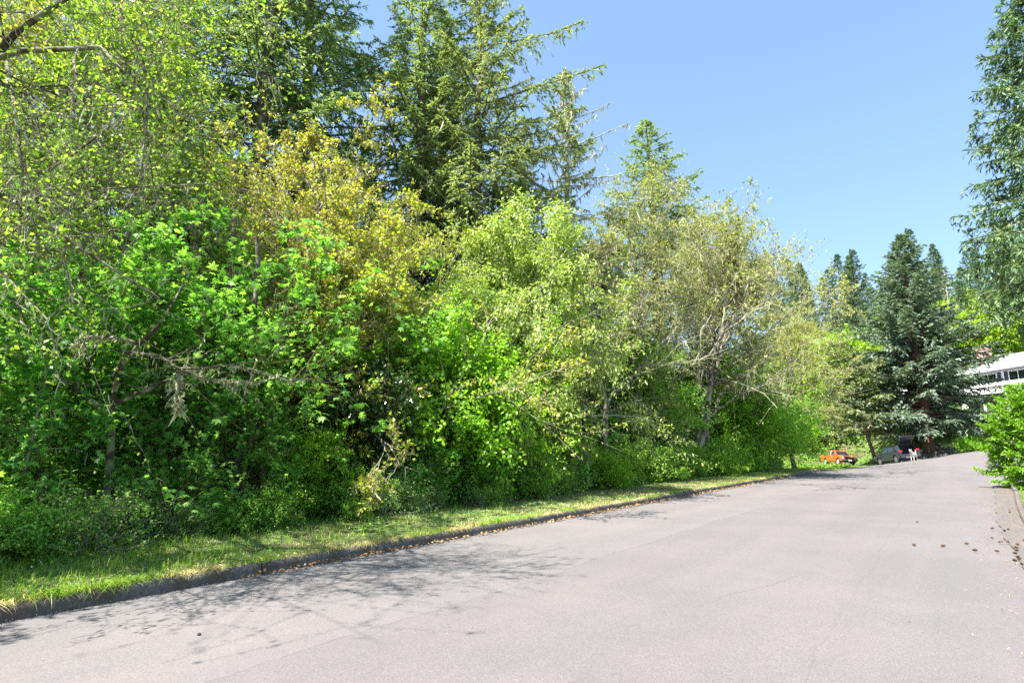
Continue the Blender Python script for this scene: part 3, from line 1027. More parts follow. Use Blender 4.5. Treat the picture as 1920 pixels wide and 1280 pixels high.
# tall conifers of the forest edge
tree('fir_a', 'fir_tree', 'huge dark fir, leftmost of the tall firs, cut off by the top edge', 'tree', 430, 21, .5, top=-420)
tree('fir_a', 'fir_tree', 'dark fir close to the left of the wide gap of sky', 'tree', 515, 24, 1.9, top=-330, wide=1.0)
tree('fir_a', 'fir_tree', 'tall green fir right of the first gap of sky between the crowns', 'tree', 768, 25, 2.2, top=-150, wide=1.15)
tree('fir_b', 'fir_tree', 'ragged olive fir with long upper boughs reaching right into the sky', 'tree', 890, 25, 0, top=-45, wide=1.2)
tree('fir_c', 'fir_tree', 'half dead fir with bare lichen-grey upper branches', 'tree', 1075, 28.5, 0, top=125)
tree('fir_a', 'fir_tree', 'pointed dark fir standing alone behind the oaks', 'tree', 1240, 40, .4, top=225, wide=1.7)
tree('fir_dark', 'fir_tree', 'narrow dark fir behind the end of the thicket', 'tree', 1470, 84, .2, top=505, wide=1.4)
tree('fir_far', 'fir_tree', 'small blue-green pointed fir far off, alone against the sky', 'tree', 1547, 112, .8, top=546, wide=.8)
tree('fir_far', 'fir_tree', 'far slim fir left of the big blue-green spruce', 'tree', 1625, 98, 2.8, top=513, wide=1.1)
tree('fir_far2', 'fir_tree', 'far fir with a sparse grey crown just left of the slim far fir', 'tree', 1592, 104, .5, top=570)
tree('fir_far2', 'fir_tree', 'broad far fir directly behind the leaning tree by the grey car', 'tree', 1610, 86, 1.5, top=590)
tree('spruce', 'spruce_tree', 'big blue-green spruce beside the grey car with its hatch open', 'tree', 1742, 57.5, .6, wide=1.08, top=440, tilt=(0, 0))
tree('spruce', 'spruce_tree', 'second spruce close behind the biggest one, its top to the right of it', 'tree', 1722, 62, 2.6, top=476)
tree('fir_far', 'fir_tree', 'hillside fir filling the gap between the leaning conifer and the slim far fir', 'tree', 1650, 104, 4.1, top=560, wide=1.1)
tree('fir_far2', 'fir_tree', 'far fir low between the brownish oak and the small pointed fir', 'tree', 1510, 96, 5.0, top=600)
tree('fir_far', 'fir_tree', 'hillside fir right behind the second spruce', 'tree', 1772, 96, 5.2, top=520, wide=1.1)
tree('fir_far2', 'fir_tree', 'hillside fir just right of the dead snag', 'tree', 1840, 92, 1.2, top=525)
tree('yew', 'leaning_conifer', 'olive conifer on a leaning trunk rising beside the front of the grey car', 'tree', 1642, 58.5, .0, sc=1.0)
tree('fir_far2', 'fir_tree', 'hillside fir right of the spruces, left of the dead snag', 'tree', 1800, 90, 2.0, top=500)
tree('fir_far', 'fir_tree', 'hillside fir behind the dead snag above the house', 'tree', 1850, 98, 3.0, top=500)
tree('fir_far2', 'fir_tree', 'hillside fir above the house, partly behind the hanging spruce boughs', 'tree', 1890, 92, 4.0, top=490)
tree('fir_far', 'fir_tree', 'hillside fir nearest the right edge above the house', 'tree', 1950, 90, 1.0, top=470)
tree('snag', 'dead_snag', 'thin dead grey tree standing on the hillside above the house', 'tree', 1818, 84, 0, top=500)
tree('hill', 'broadleaf_tree', 'bright yellow-green broadleaf tree behind the ridge of the house roof', 'tree', 1838, 80, .2, top=585)
tree('hill', 'broadleaf_tree', 'bright broadleaf tree behind the house at the right edge', 'tree', 1925, 80, 1.8, top=560)
tree('hill', 'broadleaf_tree', 'bright broadleaf tree between the spruces and the house chimney', 'tree', 1790, 84, 3.2, top=620)
tree('hill', 'broadleaf_tree', 'pale yellow-green tree left of the leaning conifer, behind the red truck', 'tree', 1560, 76, 4.4, top=622)
tree('oak_brown', 'oak_tree', 'yellow-tinged tree behind the straight bare trunk at the end of the thicket', 'tree', 1512, 80, 4.0, top=590)
tree('fir_d', 'fir_tree', 'mid-green conifer on a straight trunk up the bank behind the red truck', 'tree', 1568, 82, 3.0, top=640)
tree('vine', 'broadleaf_shrub', 'sunlit broadleaf shrub up the bank behind the red truck', 'shrub', 1515, 74, .0, top=745)
tree('vine', 'broadleaf_shrub', 'sunlit shrub on the bank right above the red truck', 'shrub', 1592, 78, 3.0, top=770)

tree('fir_b', 'fir_tree', 'lower olive fir filling the space between the ragged fir and the half dead fir', 'tree', 985, 31, 1.7, top=235, wide=1.0)
tree('fir_dark', 'fir_tree', 'dark fir standing behind the round yellow oak', 'tree', 640, 32, 1.0, top=250, wide=1.2)
tree('fir_a', 'fir_tree', 'dark fir behind the yellow-green leaves of the top left corner', 'tree', 215, 20, 3.0, top=-350)
tree('oak_tall', 'oak_tree', 'tall yellow-green oak behind the mossy limbs at the left edge', 'tree', 30, 13.4, 2.0, top=-120, wide=1.1)

tree('fir_a', 'fir_tree', 'dark fir filling the space between the two tallest ragged firs', 'tree', 815, 29, 2.7, top=20, wide=1.1)

# near side of the street
plant(TREE['near_spruce'], 'spruce_tree', 'near spruce with drooping cone-hung boughs at the right edge', 'tree', (12.9, 12.4), 1.0, 1.0)
plant(TREE['young_fir'], 'young_fir', 'young bright yellow-green fir bush at the right edge of the street', 'shrub', (21.0, 23.4), .3, 1.0)

# forest behind the edge: trees nothing tells apart
r = np.random.default_rng(5)
spots = []
for _ in range(4000):
    s, n = r.uniform(-14, 74), -r.uniform(17.5, 48)
    p = sn(s, n)
    if p[1] < 5 or (s > 48 and n > -30):
        continue
    if all((p[0] - q[0]) ** 2 + (p[1] - q[1]) ** 2 > 14 for q in spots):
        spots.append(p)
    if len(spots) >= 84:
        break
for i, p in enumerate(spots):
    s, n = to_sn(*p)
    if i % 3 == 0:
        lim = 1.0 if n > -30 else 1.0
        plant(TREE['fir_dark'], 'forest_fir', 'dark fir deeper in the forest behind the thicket', 'tree', p, r.uniform(0, 6), r.uniform(.5, .62) * lim, 'firs deeper in the forest')
    else:
        plant(TREE['fill'], 'forest_tree', 'green broadleaf tree deeper in the forest behind the thicket', 'tree', p, r.uniform(0, 6), r.uniform(.75, 1.1), 'broadleaf trees deeper in the forest')
for i in range(26):
    p = at(r.uniform(1500, 2050), r.uniform(112, 170))
    plant(TREE['fir_far' if i % 2 else 'fir_far2'], 'hillside_fir', 'fir on the far hillside behind the nearer trees', 'tree', p, r.uniform(0, 6), r.uniform(.75, 1.05), 'firs on the far hillside')
for i in range(14):
    p = at(r.uniform(1500, 1950), r.uniform(88, 118))
    plant(TREE['hill'], 'hillside_tree', 'broadleaf tree on the hillside behind the nearer trees', 'tree', p, r.uniform(0, 6), r.uniform(.7, 1.0), 'broadleaf trees on the hillside')

# bushes at the foot of the thicket
r = np.random.default_rng(9)
for i in range(74):
    s = -2 + i * .68 + r.uniform(-.3, .3)
    if (s < 12 and i % 3 == 1) or r.random() < .12:
        continue
    k = r.uniform(.35, 1.12) * (.6 if s < 9 else .9)
    p = sn(s, -10.1 - r.uniform(0, 1.6))
    if i % 4 == 1:
        plant(TREE['twiggy'], 'bare_shrub', 'half bare twiggy shrub at the foot of the thicket behind the grass verge', 'bush', p, r.uniform(0, 6), k * .85, 'half bare shrubs along the verge')
        continue
    plant(TREE['bramble3' if i % 3 == 2 else 'bramble'], 'bramble_bush', 'leafy green bramble bush at the foot of the thicket behind the grass verge', 'bush', p, r.uniform(0, 6), (k, k, k * r.uniform(.75, 1.25)), 'bramble bushes along the verge')
for i in range(30):
    s = r.uniform(-2, 16)
    p = sn(s, -9.6 - r.uniform(0, .9))
    plant(TREE[('bramble', 'twiggy', 'sapling')[i % 3]], 'low_bush', 'low leafy bush at the shaded left end of the grass verge', 'bush', p, r.uniform(0, 6), r.uniform(.2, .55), 'low bushes on the shaded verge')
for i in range(30):
    s = 1 + i * 1.1 + r.uniform(-.4, .4)
    p = sn(s, -12.2 - r.uniform(0, 3.2))
    plant(TREE['sapling'], 'maple_sapling', 'thin maple sapling in the shade under the thicket', 'sapling', p, r.uniform(0, 6), r.uniform(.7, 1.1), 'maple saplings in the understorey')


# scattered ground leaves
def scatter(name, mat, xy, size, tpl, hz, lift=.0, nz=1.6, width=1.4, droop=0.0, zf=None):
    q = len(xy)
    z = (zf or HG)(xy[:, 0], xy[:, 1])
    pos = np.column_stack([xy, z + hz * rng.uniform(0, 1, q) ** 1.5 + lift])
    ax = rng.normal(0, 1, (q, 3)) * np.array([1, 1, .35])
    no = rng.normal(0, .6, (q, 3))
    no[:, 2] += nz
    sp = Soup()
    leaves(sp, pos, ax, no, rng.uniform(*size, q), tpl, width)
    return obj(name, sp.mesh(name, mat), kind='stuff')


q = 19000
xy = np.array([sn(s, n) for s, n in zip(rng.uniform(-8, 50, q), -10.4 - 14 * rng.uniform(0, 1, q) ** 1.4)])
scatter('undergrowth', M['bramble'], xy, (.06, .13), ROUND, .45)
bx = []
while len(bx) < 24000:
    x, y = rng.uniform(26, 62), rng.uniform(50, 84)
    if not inside(np.array([(30.5, 52.5), (33.2, 57), (34.3, 60), (34.3, 70), (39.5, 70), (39.5, 59.5), (41.2, 58.8), (46.5, 56.8), (55, 52.5), (64, 48), (64, 84), (24, 84), (22, 62)]), np.array([x]), np.array([y]))[0]:
        continue
    bx.append((x, y))
scatter('bank_ivy', M['ivy'], np.array(bx), (.16, .32), KITE, .28)


# ------------------------------------------------------------------ grass
def blades(name, mat, xy, h, w, lean, zf=HG, lz=0.0, dirn=None):
    q = len(xy)
    z = zf(xy[:, 0], xy[:, 1]) + lz
    hh = rng.uniform(*h, q)
    a = rng.uniform(0, 2 * math.pi, q)
    d = np.stack([np.cos(a), np.sin(a), np.zeros(q)], 1)
    if dirn is not None:
        d = nrm(d * .95 + np.array([*dirn, 0]))
    le = rng.uniform(*lean, q)[:, None]
    base = np.column_stack([xy, z - .01])
    up = np.array([0, 0, 1.])
    wv = nrm(np.cross(d, up) + rng.normal(0, .3, (q, 3))) * (rng.uniform(*w, q)[:, None])
    p1 = base + hh[:, None] * (.55 * up * (1 - .25 * le) + .22 * le * d)
    p2 = base + hh[:, None] * (up * (1 - .75 * le) + .85 * le * d)
    V = np.stack([base - wv, base + wv, p1 + wv * .75, p1 - wv * .75, p2], 1)
    o = (np.arange(q) * 5)[:, None]
    return obj(name, mk(name, V, [np.array([[0, 1, 2, 3]]) + o, np.array([[3, 2, 4]]) + o], mat), kind='stuff')


def HK(x, y):
    return H(x, y) + .115


def verge_xy(q, s0, s1, n0, n1, power=1.6, keep=None):
    s = s0 + (s1 - s0) * rng.uniform(0, 1, q) ** power
    n = rng.uniform(n0, n1, q)
    p = np.stack([U2[0] * s + N2[0] * n, U2[1] * s + N2[1] * n], 1)
    if keep is not None:
        c = np.sin(s * 1.7 + 2 * np.sin(n * 1.3)) * np.sin(s * .9 + n * 1.1 + 1) + .6 * np.sin(s * 3.9 + n * 4.1)
        p = p[keep(s, n, c) > rng.uniform(0, 1, q)]
    return p


dry = lambda s: np.interp(s, [-5, 6, 9, 13, 28, 34, 60], [.15, .25, .55, .95, .85, .45, .45])
blades('verge_grass', M['grass'], verge_xy(44000, 1.5, 50, -11.2, -7.44, 1.9, lambda s, n, c: np.clip(1.0 - dry(s) + .25 * c, .06, 1)), (.07, .22), (.003, .007), (.2, .9), zf=HK)
blades('dry_verge_grass', M['straw'], verge_xy(42000, 1.5, 50, -9.9, -7.42, 1.7, lambda s, n, c: np.clip(dry(s) + .3 * c + .5 * sstep(n, -8.0, -7.6), 0, 1)), (.05, .15), (.003, .006), (.6, 1.2), zf=HK)
blades('kerb_edge_grass', M['straw'], verge_xy(12000, 1.5, 48, -7.58, -7.40, 1.7, lambda s, n, c: np.clip((.05 + 1.1 * c) * (.75 + .25 * sstep(s, 7, 12)), .05, 1)), (.06, .2), (.002, .0045), (.9, 1.75), zf=HK, dirn=N2)
blades('kerb_edge_green_grass', M['grass'], verge_xy(4500, 1.5, 40, -7.58, -7.41, 1.7, lambda s, n, c: np.clip(.25 - 1.0 * c, .05, 1)), (.12, .28), (.003, .007), (.8, 1.6), zf=HK, dirn=N2)
bx = np.array([(x, y) for x, y in zip(rng.uniform(24, 40, 9000), rng.uniform(46, 72, 9000))])
bx = bx[~inside(road_poly, bx[:, 0], bx[:, 1])]
s_, n_ = to_sn(bx[:, 0], bx[:, 1])
bx = bx[(n_ > -13) & (bx[:, 0] < 39)]
blades('driveway_grass', M['grass'], bx, (.05, .14), (.012, .03), (.3, 1))
ss_ = np.linspace(0, 1, 5000)
sr = rng.uniform(10, 33, 5200)
nr_ = 1.3 + .85 * sstep(sr, 14, 34) + rng.uniform(.0, 1.6, 5200)
blades('right_verge_grass', M['grass'], np.stack([U2[0] * sr + N2[0] * nr_, U2[1] * sr + N2[1] * nr_], 1), (.05, .16), (.004, .009), (.3, 1))

blades('tall_verge_grass', M['grass'], verge_xy(9000, 1.5, 46, -11.0, -7.7, 1.7, lambda s, n, c: np.clip(-.35 + 1.2 * c - .8 * (dry(s) > .7), 0, 1)), (.2, .42), (.003, .007), (.4, 1.1), zf=HK)
scatter('verge_weeds', M['bramble'], verge_xy(9000, 1.5, 46, -11.2, -7.8, 1.6, lambda s, n, c: np.clip(-.3 - 1.3 * c, 0, 1)), (.03, .07), ROUND, .10, zf=HK)
scatter('white_wildflowers', M['wframe0'], verge_xy(420, 2, 18, -9.6, -7.9, 1.3, lambda s, n, c: np.clip(.2 - 1.3 * c, 0, 1)), (.012, .02), KITE, .03, lift=.15, nz=4, width=1.8, zf=HK)

# fallen leaves and needles in the gutters
sl_ = rng.uniform(4, 47, 2600)
nl_ = -7.36 + np.abs(rng.normal(0, .07, 2600)) + .04
scatter('gutter_litter', M['litter'], np.stack([U2[0] * sl_ + N2[0] * nl_, U2[1] * sl_ + N2[1] * nl_], 1), (.025, .07), KITE, .01, lift=.008, nz=4, zf=H)
sl_ = rng.uniform(4, 34, 5200)
ed_ = 1.1 + .85 * sstep(sl_, 14, 34)
nl_ = ed_ + .2 - np.abs(rng.normal(0, .5, 5200))
nd = np.stack([U2[0] * sl_ + N2[0] * nl_, U2[1] * sl_ + N2[1] * nl_], 1)
scatter('fallen_needles', M['litter'], nd, (.02, .06), BLADE, .006, lift=.008, nz=6, width=.5, zf=H)


# ------------------------------------------------------------------ mossy oak at the left edge, with its limbs over the thicket
def Q(px, py, d, b):
    return P(px, py, d) - np.array(b)


bx_, by_ = at(-150, 9.4)
bo = np.array([bx_, by_, Hf(bx_, by_) - .03])
q_ = lambda *pts: np.array([Q(*p, bo) for p in pts])
tr_ = resample(np.vstack([[0, 0, 0], q_((-170, 600, 9.3), (-165, 330, 9.0), (-150, 160, 8.8), (-110, -80, 8.9), (-60, -330, 9.2))]), 10)
limbs_ = [
    (q_((-150, 175, 8.8), (0, 100, 8.5), (70, 92, 8.4), (140, 82, 8.3), (240, 97, 8.3), (272, 150, 8.3), (288, 240, 8.2), (262, 340, 8.2)), .085, .018),
    (q_((-60, 140, 8.6), (8, 92, 8.5), (45, 40, 8.5), (110, 5, 8.5), (210, -55, 8.6)), .09, .04),
    (q_((-160, 310, 9.0), (0, 362, 8.7), (90, 410, 8.6), (145, 458, 8.6), (220, 520, 8.6), (300, 560, 8.8)), .085, .02),
    (q_((10, 105, 8.4), (30, 220, 8.3), (42, 330, 8.2), (36, 440, 8.2)), .04, .022),
    (q_((48, 345, 8.3), (120, 302, 8.3), (205, 242, 8.2), (258, 190, 8.2), (300, 150, 8.3)), .032, .01),
    (q_((60, 372, 8.3), (140, 366, 8.2), (230, 342, 8.2), (320, 352, 8.2), (400, 345, 8.3)), .026, .01),
    (q_((215, 5, 8.0), (240, 60, 8.0), (268, 110, 8.0), (276, 200, 8.0)), .03, .012),
    (q_((230, -10, 8.0), (270, 10, 8.0), (320, 30, 8.0), (370, 60, 8.1)), .022, .008),
    (q_((-100, -90, 8.8), (60, -60, 8.0), (200, -40, 7.6), (330, -120, 7.4)), .06, .015),
    (q_((-120, 20, 8.8), (-40, -60, 7.4), (20, -160, 6.6), (60, -220, 6.2)), .06, .015),
    (q_((-160, 380, 9.1), (-60, 470, 8.0), (20, 520, 7.6), (90, 600, 7.4)), .05, .01),
]
limbs_ = [(np.vstack([l_[0][:1], [(np.array(bo) + v_) * np.array([.77, .77, 1]) + np.array([0, 0, 1.6 * .23 - .23 * (bo + v_)[2]]) - bo for v_ in l_[0][1:]]]), l_[1] * .8, l_[2] * .8) for l_ in limbs_]
mossy = broadleaf(61, [(tr_, np.linspace(.24, .08, 10))],
                  dict(n=4, t=(.55, 1), ang=(40, 70), ratio=.4, up=.3, K=8, wob=.1, rmul=.4),
                  dict(n=11, t=(.15, 1), ang=(30, 75), ratio=.42, up=.05, K=6, wob=.12, rmul=.4),
                  dict(n=9, t=(.15, 1), ang=(25, 70), ratio=.45, up=.05, K=4, wob=.10, absr=.005),
                  dict(per=9, size=(.036, .068), tpl=KITE, spread=.04, droop=.15, width=1.3), M['oak_green'], M['bark_moss'], M['bark_oak'],
                  lichen=dict(count=3600, length=(.03, .2), width=(.003, .009)), limbs=limbs_)
o = thing('mossy_oak', 'old oak with dark mossy limbs and hanging lichen across the top left corner', 'tree', bo)
for pn, me in mossy:
    obj(pn, me, o, kind='stuff' if pn in ('lichen', 'crown', 'twigs') else None)

# dead lichen-covered bough
bx_, by_ = at(212, 9.7)
bo = np.array([bx_, by_, Hf(bx_, by_) - .03])
tr_ = resample(np.vstack([[0, 0, 0], q_((206, 870, 9.5), (210, 760, 9.2), (222, 690, 8.9), (262, 645, 8.7), (296, 612, 8.7), (322, 570, 8.8), (345, 530, 9.0))]), 12)
bs_ = [(q_((262, 645, 8.7), (215, 630, 8.4), (150, 632, 8.2), (140, 650, 8.1)), .03, .02), (q_((222, 660, 8.7), (300, 668, 8.3), (345, 700, 8.1), (420, 678, 8.0), (500, 700, 8.0), (560, 722, 8.0)), .03, .008),
       (q_((335, 695, 8.1), (400, 712, 8.0), (490, 714, 8.0)), .018, .008), (q_((335, 696, 8.1), (334, 730, 8.05), (334, 765, 8.0)), .02, .012), (q_((206, 780, 9.2), (130, 720, 9.0), (60, 690, 8.8), (0, 660, 8.7)), .05, .02),
       (q_((208, 760, 9.2), (300, 720, 9.4), (360, 690, 9.5)), .04, .015)]
w_ = Soup().add(*tubes(tr_[None], np.linspace(.075, .02, 12)[None], 7))
bp_ = np.array([resample(b_[0], 8) for b_ in bs_])
r = np.random.default_rng(3)
bp_ = bp_ + r.normal(0, .012, bp_.shape)
w_.add(*tubes(bp_, np.array([np.linspace(b_[1], b_[2], 8) for b_ in bs_]), 6))
tp_, trr_, _, _ = children(r, bp_, np.full((len(bp_), 8), .012), 12, t=(.3, 1), ang=(25, 70), ratio=.35, K=5, wob=.14, absr=.007)
w_.add(*tubes(tp_, trr_, 4))
l_ = Soup()
strands(l_, r, bp_[:4], 1500, (.03, .13), (.006, .018), .3)
strands(l_, r, bp_[3:4], 240, (.05, .2), (.008, .02), 1)
strands(l_, r, tp_, 900, (.03, .12), (.005, .012), .8)
o = thing('dead_tree', 'leaning dead stem with pale lichen-crusted boughs in front of the maples', 'tree', bo)
obj('trunk', w_.mesh('trunk', M['bark_moss'], True), o)
obj('lichen', l_.mesh('lichen', M['lichen']), o, kind='stuff')


# slim trunks in the shade
def pole_trunk(px, d, h, r0, lean, label, mat, seed):
    x, y = at(px, d)
    o = thing('slim_trunk', label, 'tree', (x, y, Hf(x, y) - .03))
    rr = np.random.default_rng(seed)
    p, rd = stem(rr, (0, 0, -.1), (lean, .1, h), r0, r0 * .45, wob=.02)
    w = Soup().add(*tubes(p[None], flare(rd)[None], 9))
    c, cr, _, _ = children(rr, p[None], rd[None], 9, t=(.2, .95), ang=(50, 85), ratio=.16, K=5, wob=.12, absr=.012)
    w.add(*tubes(c, cr, 4))
    obj('trunk', w.mesh('trunk', mat, True), o)
    l = Soup()
    strands(l, rr, c, 160, (.05, .2), (.006, .015))
    obj('lichen', l.mesh('lichen', M['lichen']), o, kind='stuff')


pole_trunk(342, 11.2, 4.5, .10, .15, 'pale grey trunk standing in the shade behind the maple leaves, palest of the slim trunks', M['bark_oak'], 1)
pole_trunk(452, 11.6, 6, .09, -.1, 'slim brown trunk just right of the palest trunk', M['bark_fir'], 2)
pole_trunk(502, 12.0, 5, .07, .1, 'slim mossy orange-brown trunk left of the dark glossy shrub', M['bark_maple'], 3)
pole_trunk(395, 12.8, 7, .12, .0, 'dark slim trunk between the palest trunk and the brown one', M['bark_fir'], 4)
pole_trunk(28, 8.9, 3.4, .03, .35, 'thin bare grey stem leaning at the left edge above the grass', M['bark_pale'], 5)
pole_trunk(995, 20.5, 9, .16, .2, 'grey trunk rising behind the bright vine maples', M['bark_oak'], 6)
pole_trunk(905, 18.6, 6, .10, -.2, 'dark trunk inside the widest bright vine maple', M['bark_fir'], 7)

q = 1500
gs_ = 1.5 + 30 * rng.uniform(0, 1, q) ** 1.6
gn_ = np.where(rng.random(q) < .65, -7.3 + np.abs(rng.normal(0, .5, q)), rng.uniform(-7, 1, q))
gp_ = np.stack([U2[0] * gs_ + N2[0] * gn_, U2[1] * gs_ + N2[1] * gn_], 1)
tet = np.array([(0, 0, .7), (.6, 0, -.3), (-.3, .52, -.3), (-.3, -.52, -.3)])
gk_ = rng.uniform(.003, .009, q)
ga_ = rng.uniform(0, 6.28, q)
gv_ = np.stack([gp_[:, None, 0] + gk_[:, None] * (tet[None, :, 0] * np.cos(ga_)[:, None] - tet[None, :, 1] * np.sin(ga_)[:, None]),
                gp_[:, None, 1] + gk_[:, None] * (tet[None, :, 0] * np.sin(ga_)[:, None] + tet[None, :, 1] * np.cos(ga_)[:, None]),
                H(gp_[:, 0], gp_[:, 1])[:, None] + .008 + gk_[:, None] * tet[None, :, 2]], -1)
obj('road_grit', mk('road_grit', gv_, np.array([[0, 1, 2], [0, 2, 3], [0, 3, 1], [1, 3, 2]])[None].repeat(q, 0).reshape(-1, 3) + np.repeat(np.arange(q) * 4, 4)[:, None], plain('grit', (.3, .28, .26), .9, var=.4, scale=20)), kind='stuff')

# ------------------------------------------------------------------ vehicles
M['orange'] = plain('faded_orange_paint', (.78, .10, .012), .32, spec=.5, var=.06, coat=.4)
M['orange_faded'] = plain('sun_bleached_orange_paint', (.62, .22, .10), .5, var=.15, scale=3)
M['grey_paint'] = plain('dark_grey_paint', (.03, .036, .048), .35, .2, var=.05, coat=.35)
M['clad'] = plain('grey_plastic_cladding', (.035, .036, .038), .6)
M['chrome'] = plain('dull_chrome', (.55, .55, .55), .28, .9)
M['white_metal'] = plain('white_wheel', (.75, .75, .74), .4)
M['alloy'] = plain('grey_alloy', (.42, .43, .44), .35, .7)
M['tyre'] = plain('tyre_rubber', (.022, .022, .022), .85)
M['black'] = plain('black_trim', (.012, .012, .013), .6)
M['inside'] = plain('dark_interior', (.02, .02, .021), .9)
M['redlamp'] = plain('red_lamp', (.55, .012, .012), .2, coat=.6)
M['lamp'] = plain('headlamp_glass', (.72, .74, .75), .12, .2, coat=.8)
M['plate'] = plain('white_plate', (.8, .8, .82), .4)
m, nt, b = new_mat('car_glass')
b.inputs['Base Color'].default_value = (.02, .026, .027, 1)
b.inputs['Roughness'].default_value = .06
b.inputs['Specular IOR Level'].default_value = .5
M['glass'] = m


def prism(name, mat, parent, poly, y0, y1, bev=.02, top_in=0.0, zref=None):
    """side profile poly (x, z) carried across from y0 to y1; top_in leans the upper part inwards"""
    bm = bmesh.new()
    va = [bm.verts.new((x, y0, z)) for x, z in poly]
    vb = [bm.verts.new((x, y1, z)) for x, z in poly]
    if top_in:
        zr0, zr1 = zref
        for v in va + vb:
            k = max(0, min(1, (v.co.z - zr0) / (zr1 - zr0)))
            v.co.y -= math.copysign(top_in * k, v.co.y)
    bm.faces.new(va)
    bm.faces.new(vb[::-1])
    n = len(poly)
    for i in range(n):
        bm.faces.new((va[i], vb[i], vb[(i + 1) % n], va[(i + 1) % n]))
    bmesh.ops.recalc_face_normals(bm, faces=bm.faces)
    if bev:
        es = [e for e in bm.edges if len(e.link_faces) == 2 and e.calc_face_angle(0) > .6]
        bmesh.ops.bevel(bm, geom=es, offset=bev, segments=2, affect='EDGES', clamp_overlap=True)
    bmesh.ops.triangulate(bm, faces=[f for f in bm.faces if len(f.verts) > 4])
    return obj(name, bm_mesh(name, bm, mat), parent)


def arch(cx, cz, r_, z0, n=9):
    a0 = math.asin((z0 - cz) / r_)
    return [(cx + r_ * math.cos(a), cz + r_ * math.sin(a)) for a in np.linspace(math.pi - a0, a0, n)][::-1]


def slab(name, mat, parent, c4, th=.012):
    """a thin solid panel on four corners"""
    c = [Vector(v) for v in c4]
    n = (c[1] - c[0]).cross(c[3] - c[0]).normalized() * th
    bm = bmesh.new()
    a = [bm.verts.new(v) for v in c]
    d = [bm.verts.new(v + n) for v in c]
    bm.faces.new(a[::-1])
    bm.faces.new(d)
    for i in range(4):
        bm.faces.new((a[i], a[(i + 1) % 4], d[(i + 1) % 4], d[i]))
    return obj(name, bm_mesh(name, bm, mat), parent)


def wheel(parent, x, y, r_, w, rim_mat, spokes=5):
    wv = bpy.data.objects.new('wheel', None)
    COL.objects.link(wv)
    wv.parent = parent
    wv.location = (x, y, r_)
    sgn = 1 if y > 0 else -1
    bm = bmesh.new()
    prof = [(r_ * .64, -w / 2 + .01), (r_ * .9, -w / 2), (r_, -w / 2 + .035), (r_, w / 2 - .035), (r_ * .9, w / 2), (r_ * .64, w / 2 - .01), (r_ * .60, 0)]
    n = 24
    ring = [[bm.verts.new((pr * math.cos(a), py, pr * math.sin(a))) for pr, py in prof] for a in np.linspace(0, 2 * math.pi, n, endpoint=False)]
    for i in range(n):
        for k in range(len(prof)):
            bm.faces.new((ring[i][k], ring[i][(k + 1) % len(prof)], ring[(i + 1) % n][(k + 1) % len(prof)], ring[(i + 1) % n][k]))
    obj('tyre', bm_mesh('tyre', bm, M['tyre'], True), wv)
    bm = bmesh.new()
    yo = sgn * (w / 2 - .03)
    for k in range(spokes):
        a = 2 * math.pi * k / spokes
        add_box(bm, (r_ * .34 * math.cos(a), yo, r_ * .34 * math.sin(a)), (r_ * .56, .03, r_ * .17), .006, (0, -a, 0))
    bmesh.ops.create_cone(bm, cap_ends=True, segments=16, radius1=r_ * .17, radius2=r_ * .14, depth=.05, matrix=Matrix.Translation((0, yo, 0)) @ Matrix.Rotation(math.pi / 2, 4, 'X'))
    for i in range(24):
        a, a2 = 2 * math.pi * i / 24, 2 * math.pi * (i + 1) / 24
        v = [bm.verts.new((rr * r_ * math.cos(q), yy, rr * r_ * math.sin(q))) for q, rr, yy in ((a, .66, yo + sgn * .02), (a2, .66, yo + sgn * .02), (a2, .55, yo), (a, .55, yo))]
        bm.faces.new(v)
        v = [bm.verts.new((rr * r_ * math.cos(q), yy, rr * r_ * math.sin(q))) for q, rr, yy in ((a, .60, yo - sgn * .08), (a2, .60, yo - sgn * .08), (a2, .02, yo - sgn * .08), (a, .02, yo - sgn * .08))]
        bm.faces.new(v)
    obj('rim', bm_mesh('rim', bm, rim_mat), wv)


def stand_on_ground(o, x, y, heading, wb, tw, zf=HG):
    c, s_ = math.cos(heading), math.sin(heading)
    f, l = np.array([c, s_]), np.array([-s_, c])
    hz = lambda a, b_: float(zf(*(np.array([x, y]) + f * a + l * b_))[0])
    zf_, zb_ = (hz(wb / 2, tw / 2) + hz(wb / 2, -tw / 2)) / 2, (hz(-wb / 2, tw / 2) + hz(-wb / 2, -tw / 2)) / 2
    zl_, zr_ = (hz(wb / 2, tw / 2) + hz(-wb / 2, tw / 2)) / 2, (hz(wb / 2, -tw / 2) + hz(-wb / 2, -tw / 2)) / 2
    X = Vector((c, s_, (zf_ - zb_) / wb)).normalized()
    Y = Vector((-s_, c, (zl_ - zr_) / tw))
    Z = X.cross(Y).normalized()
    Y = Z.cross(X)
    o.matrix_world = Matrix.Translation((x, y, (zf_ + zb_) / 2)) @ Matrix((X, Y, Z)).transposed().to_4x4()
    o.rotation_mode = 'XYZ'


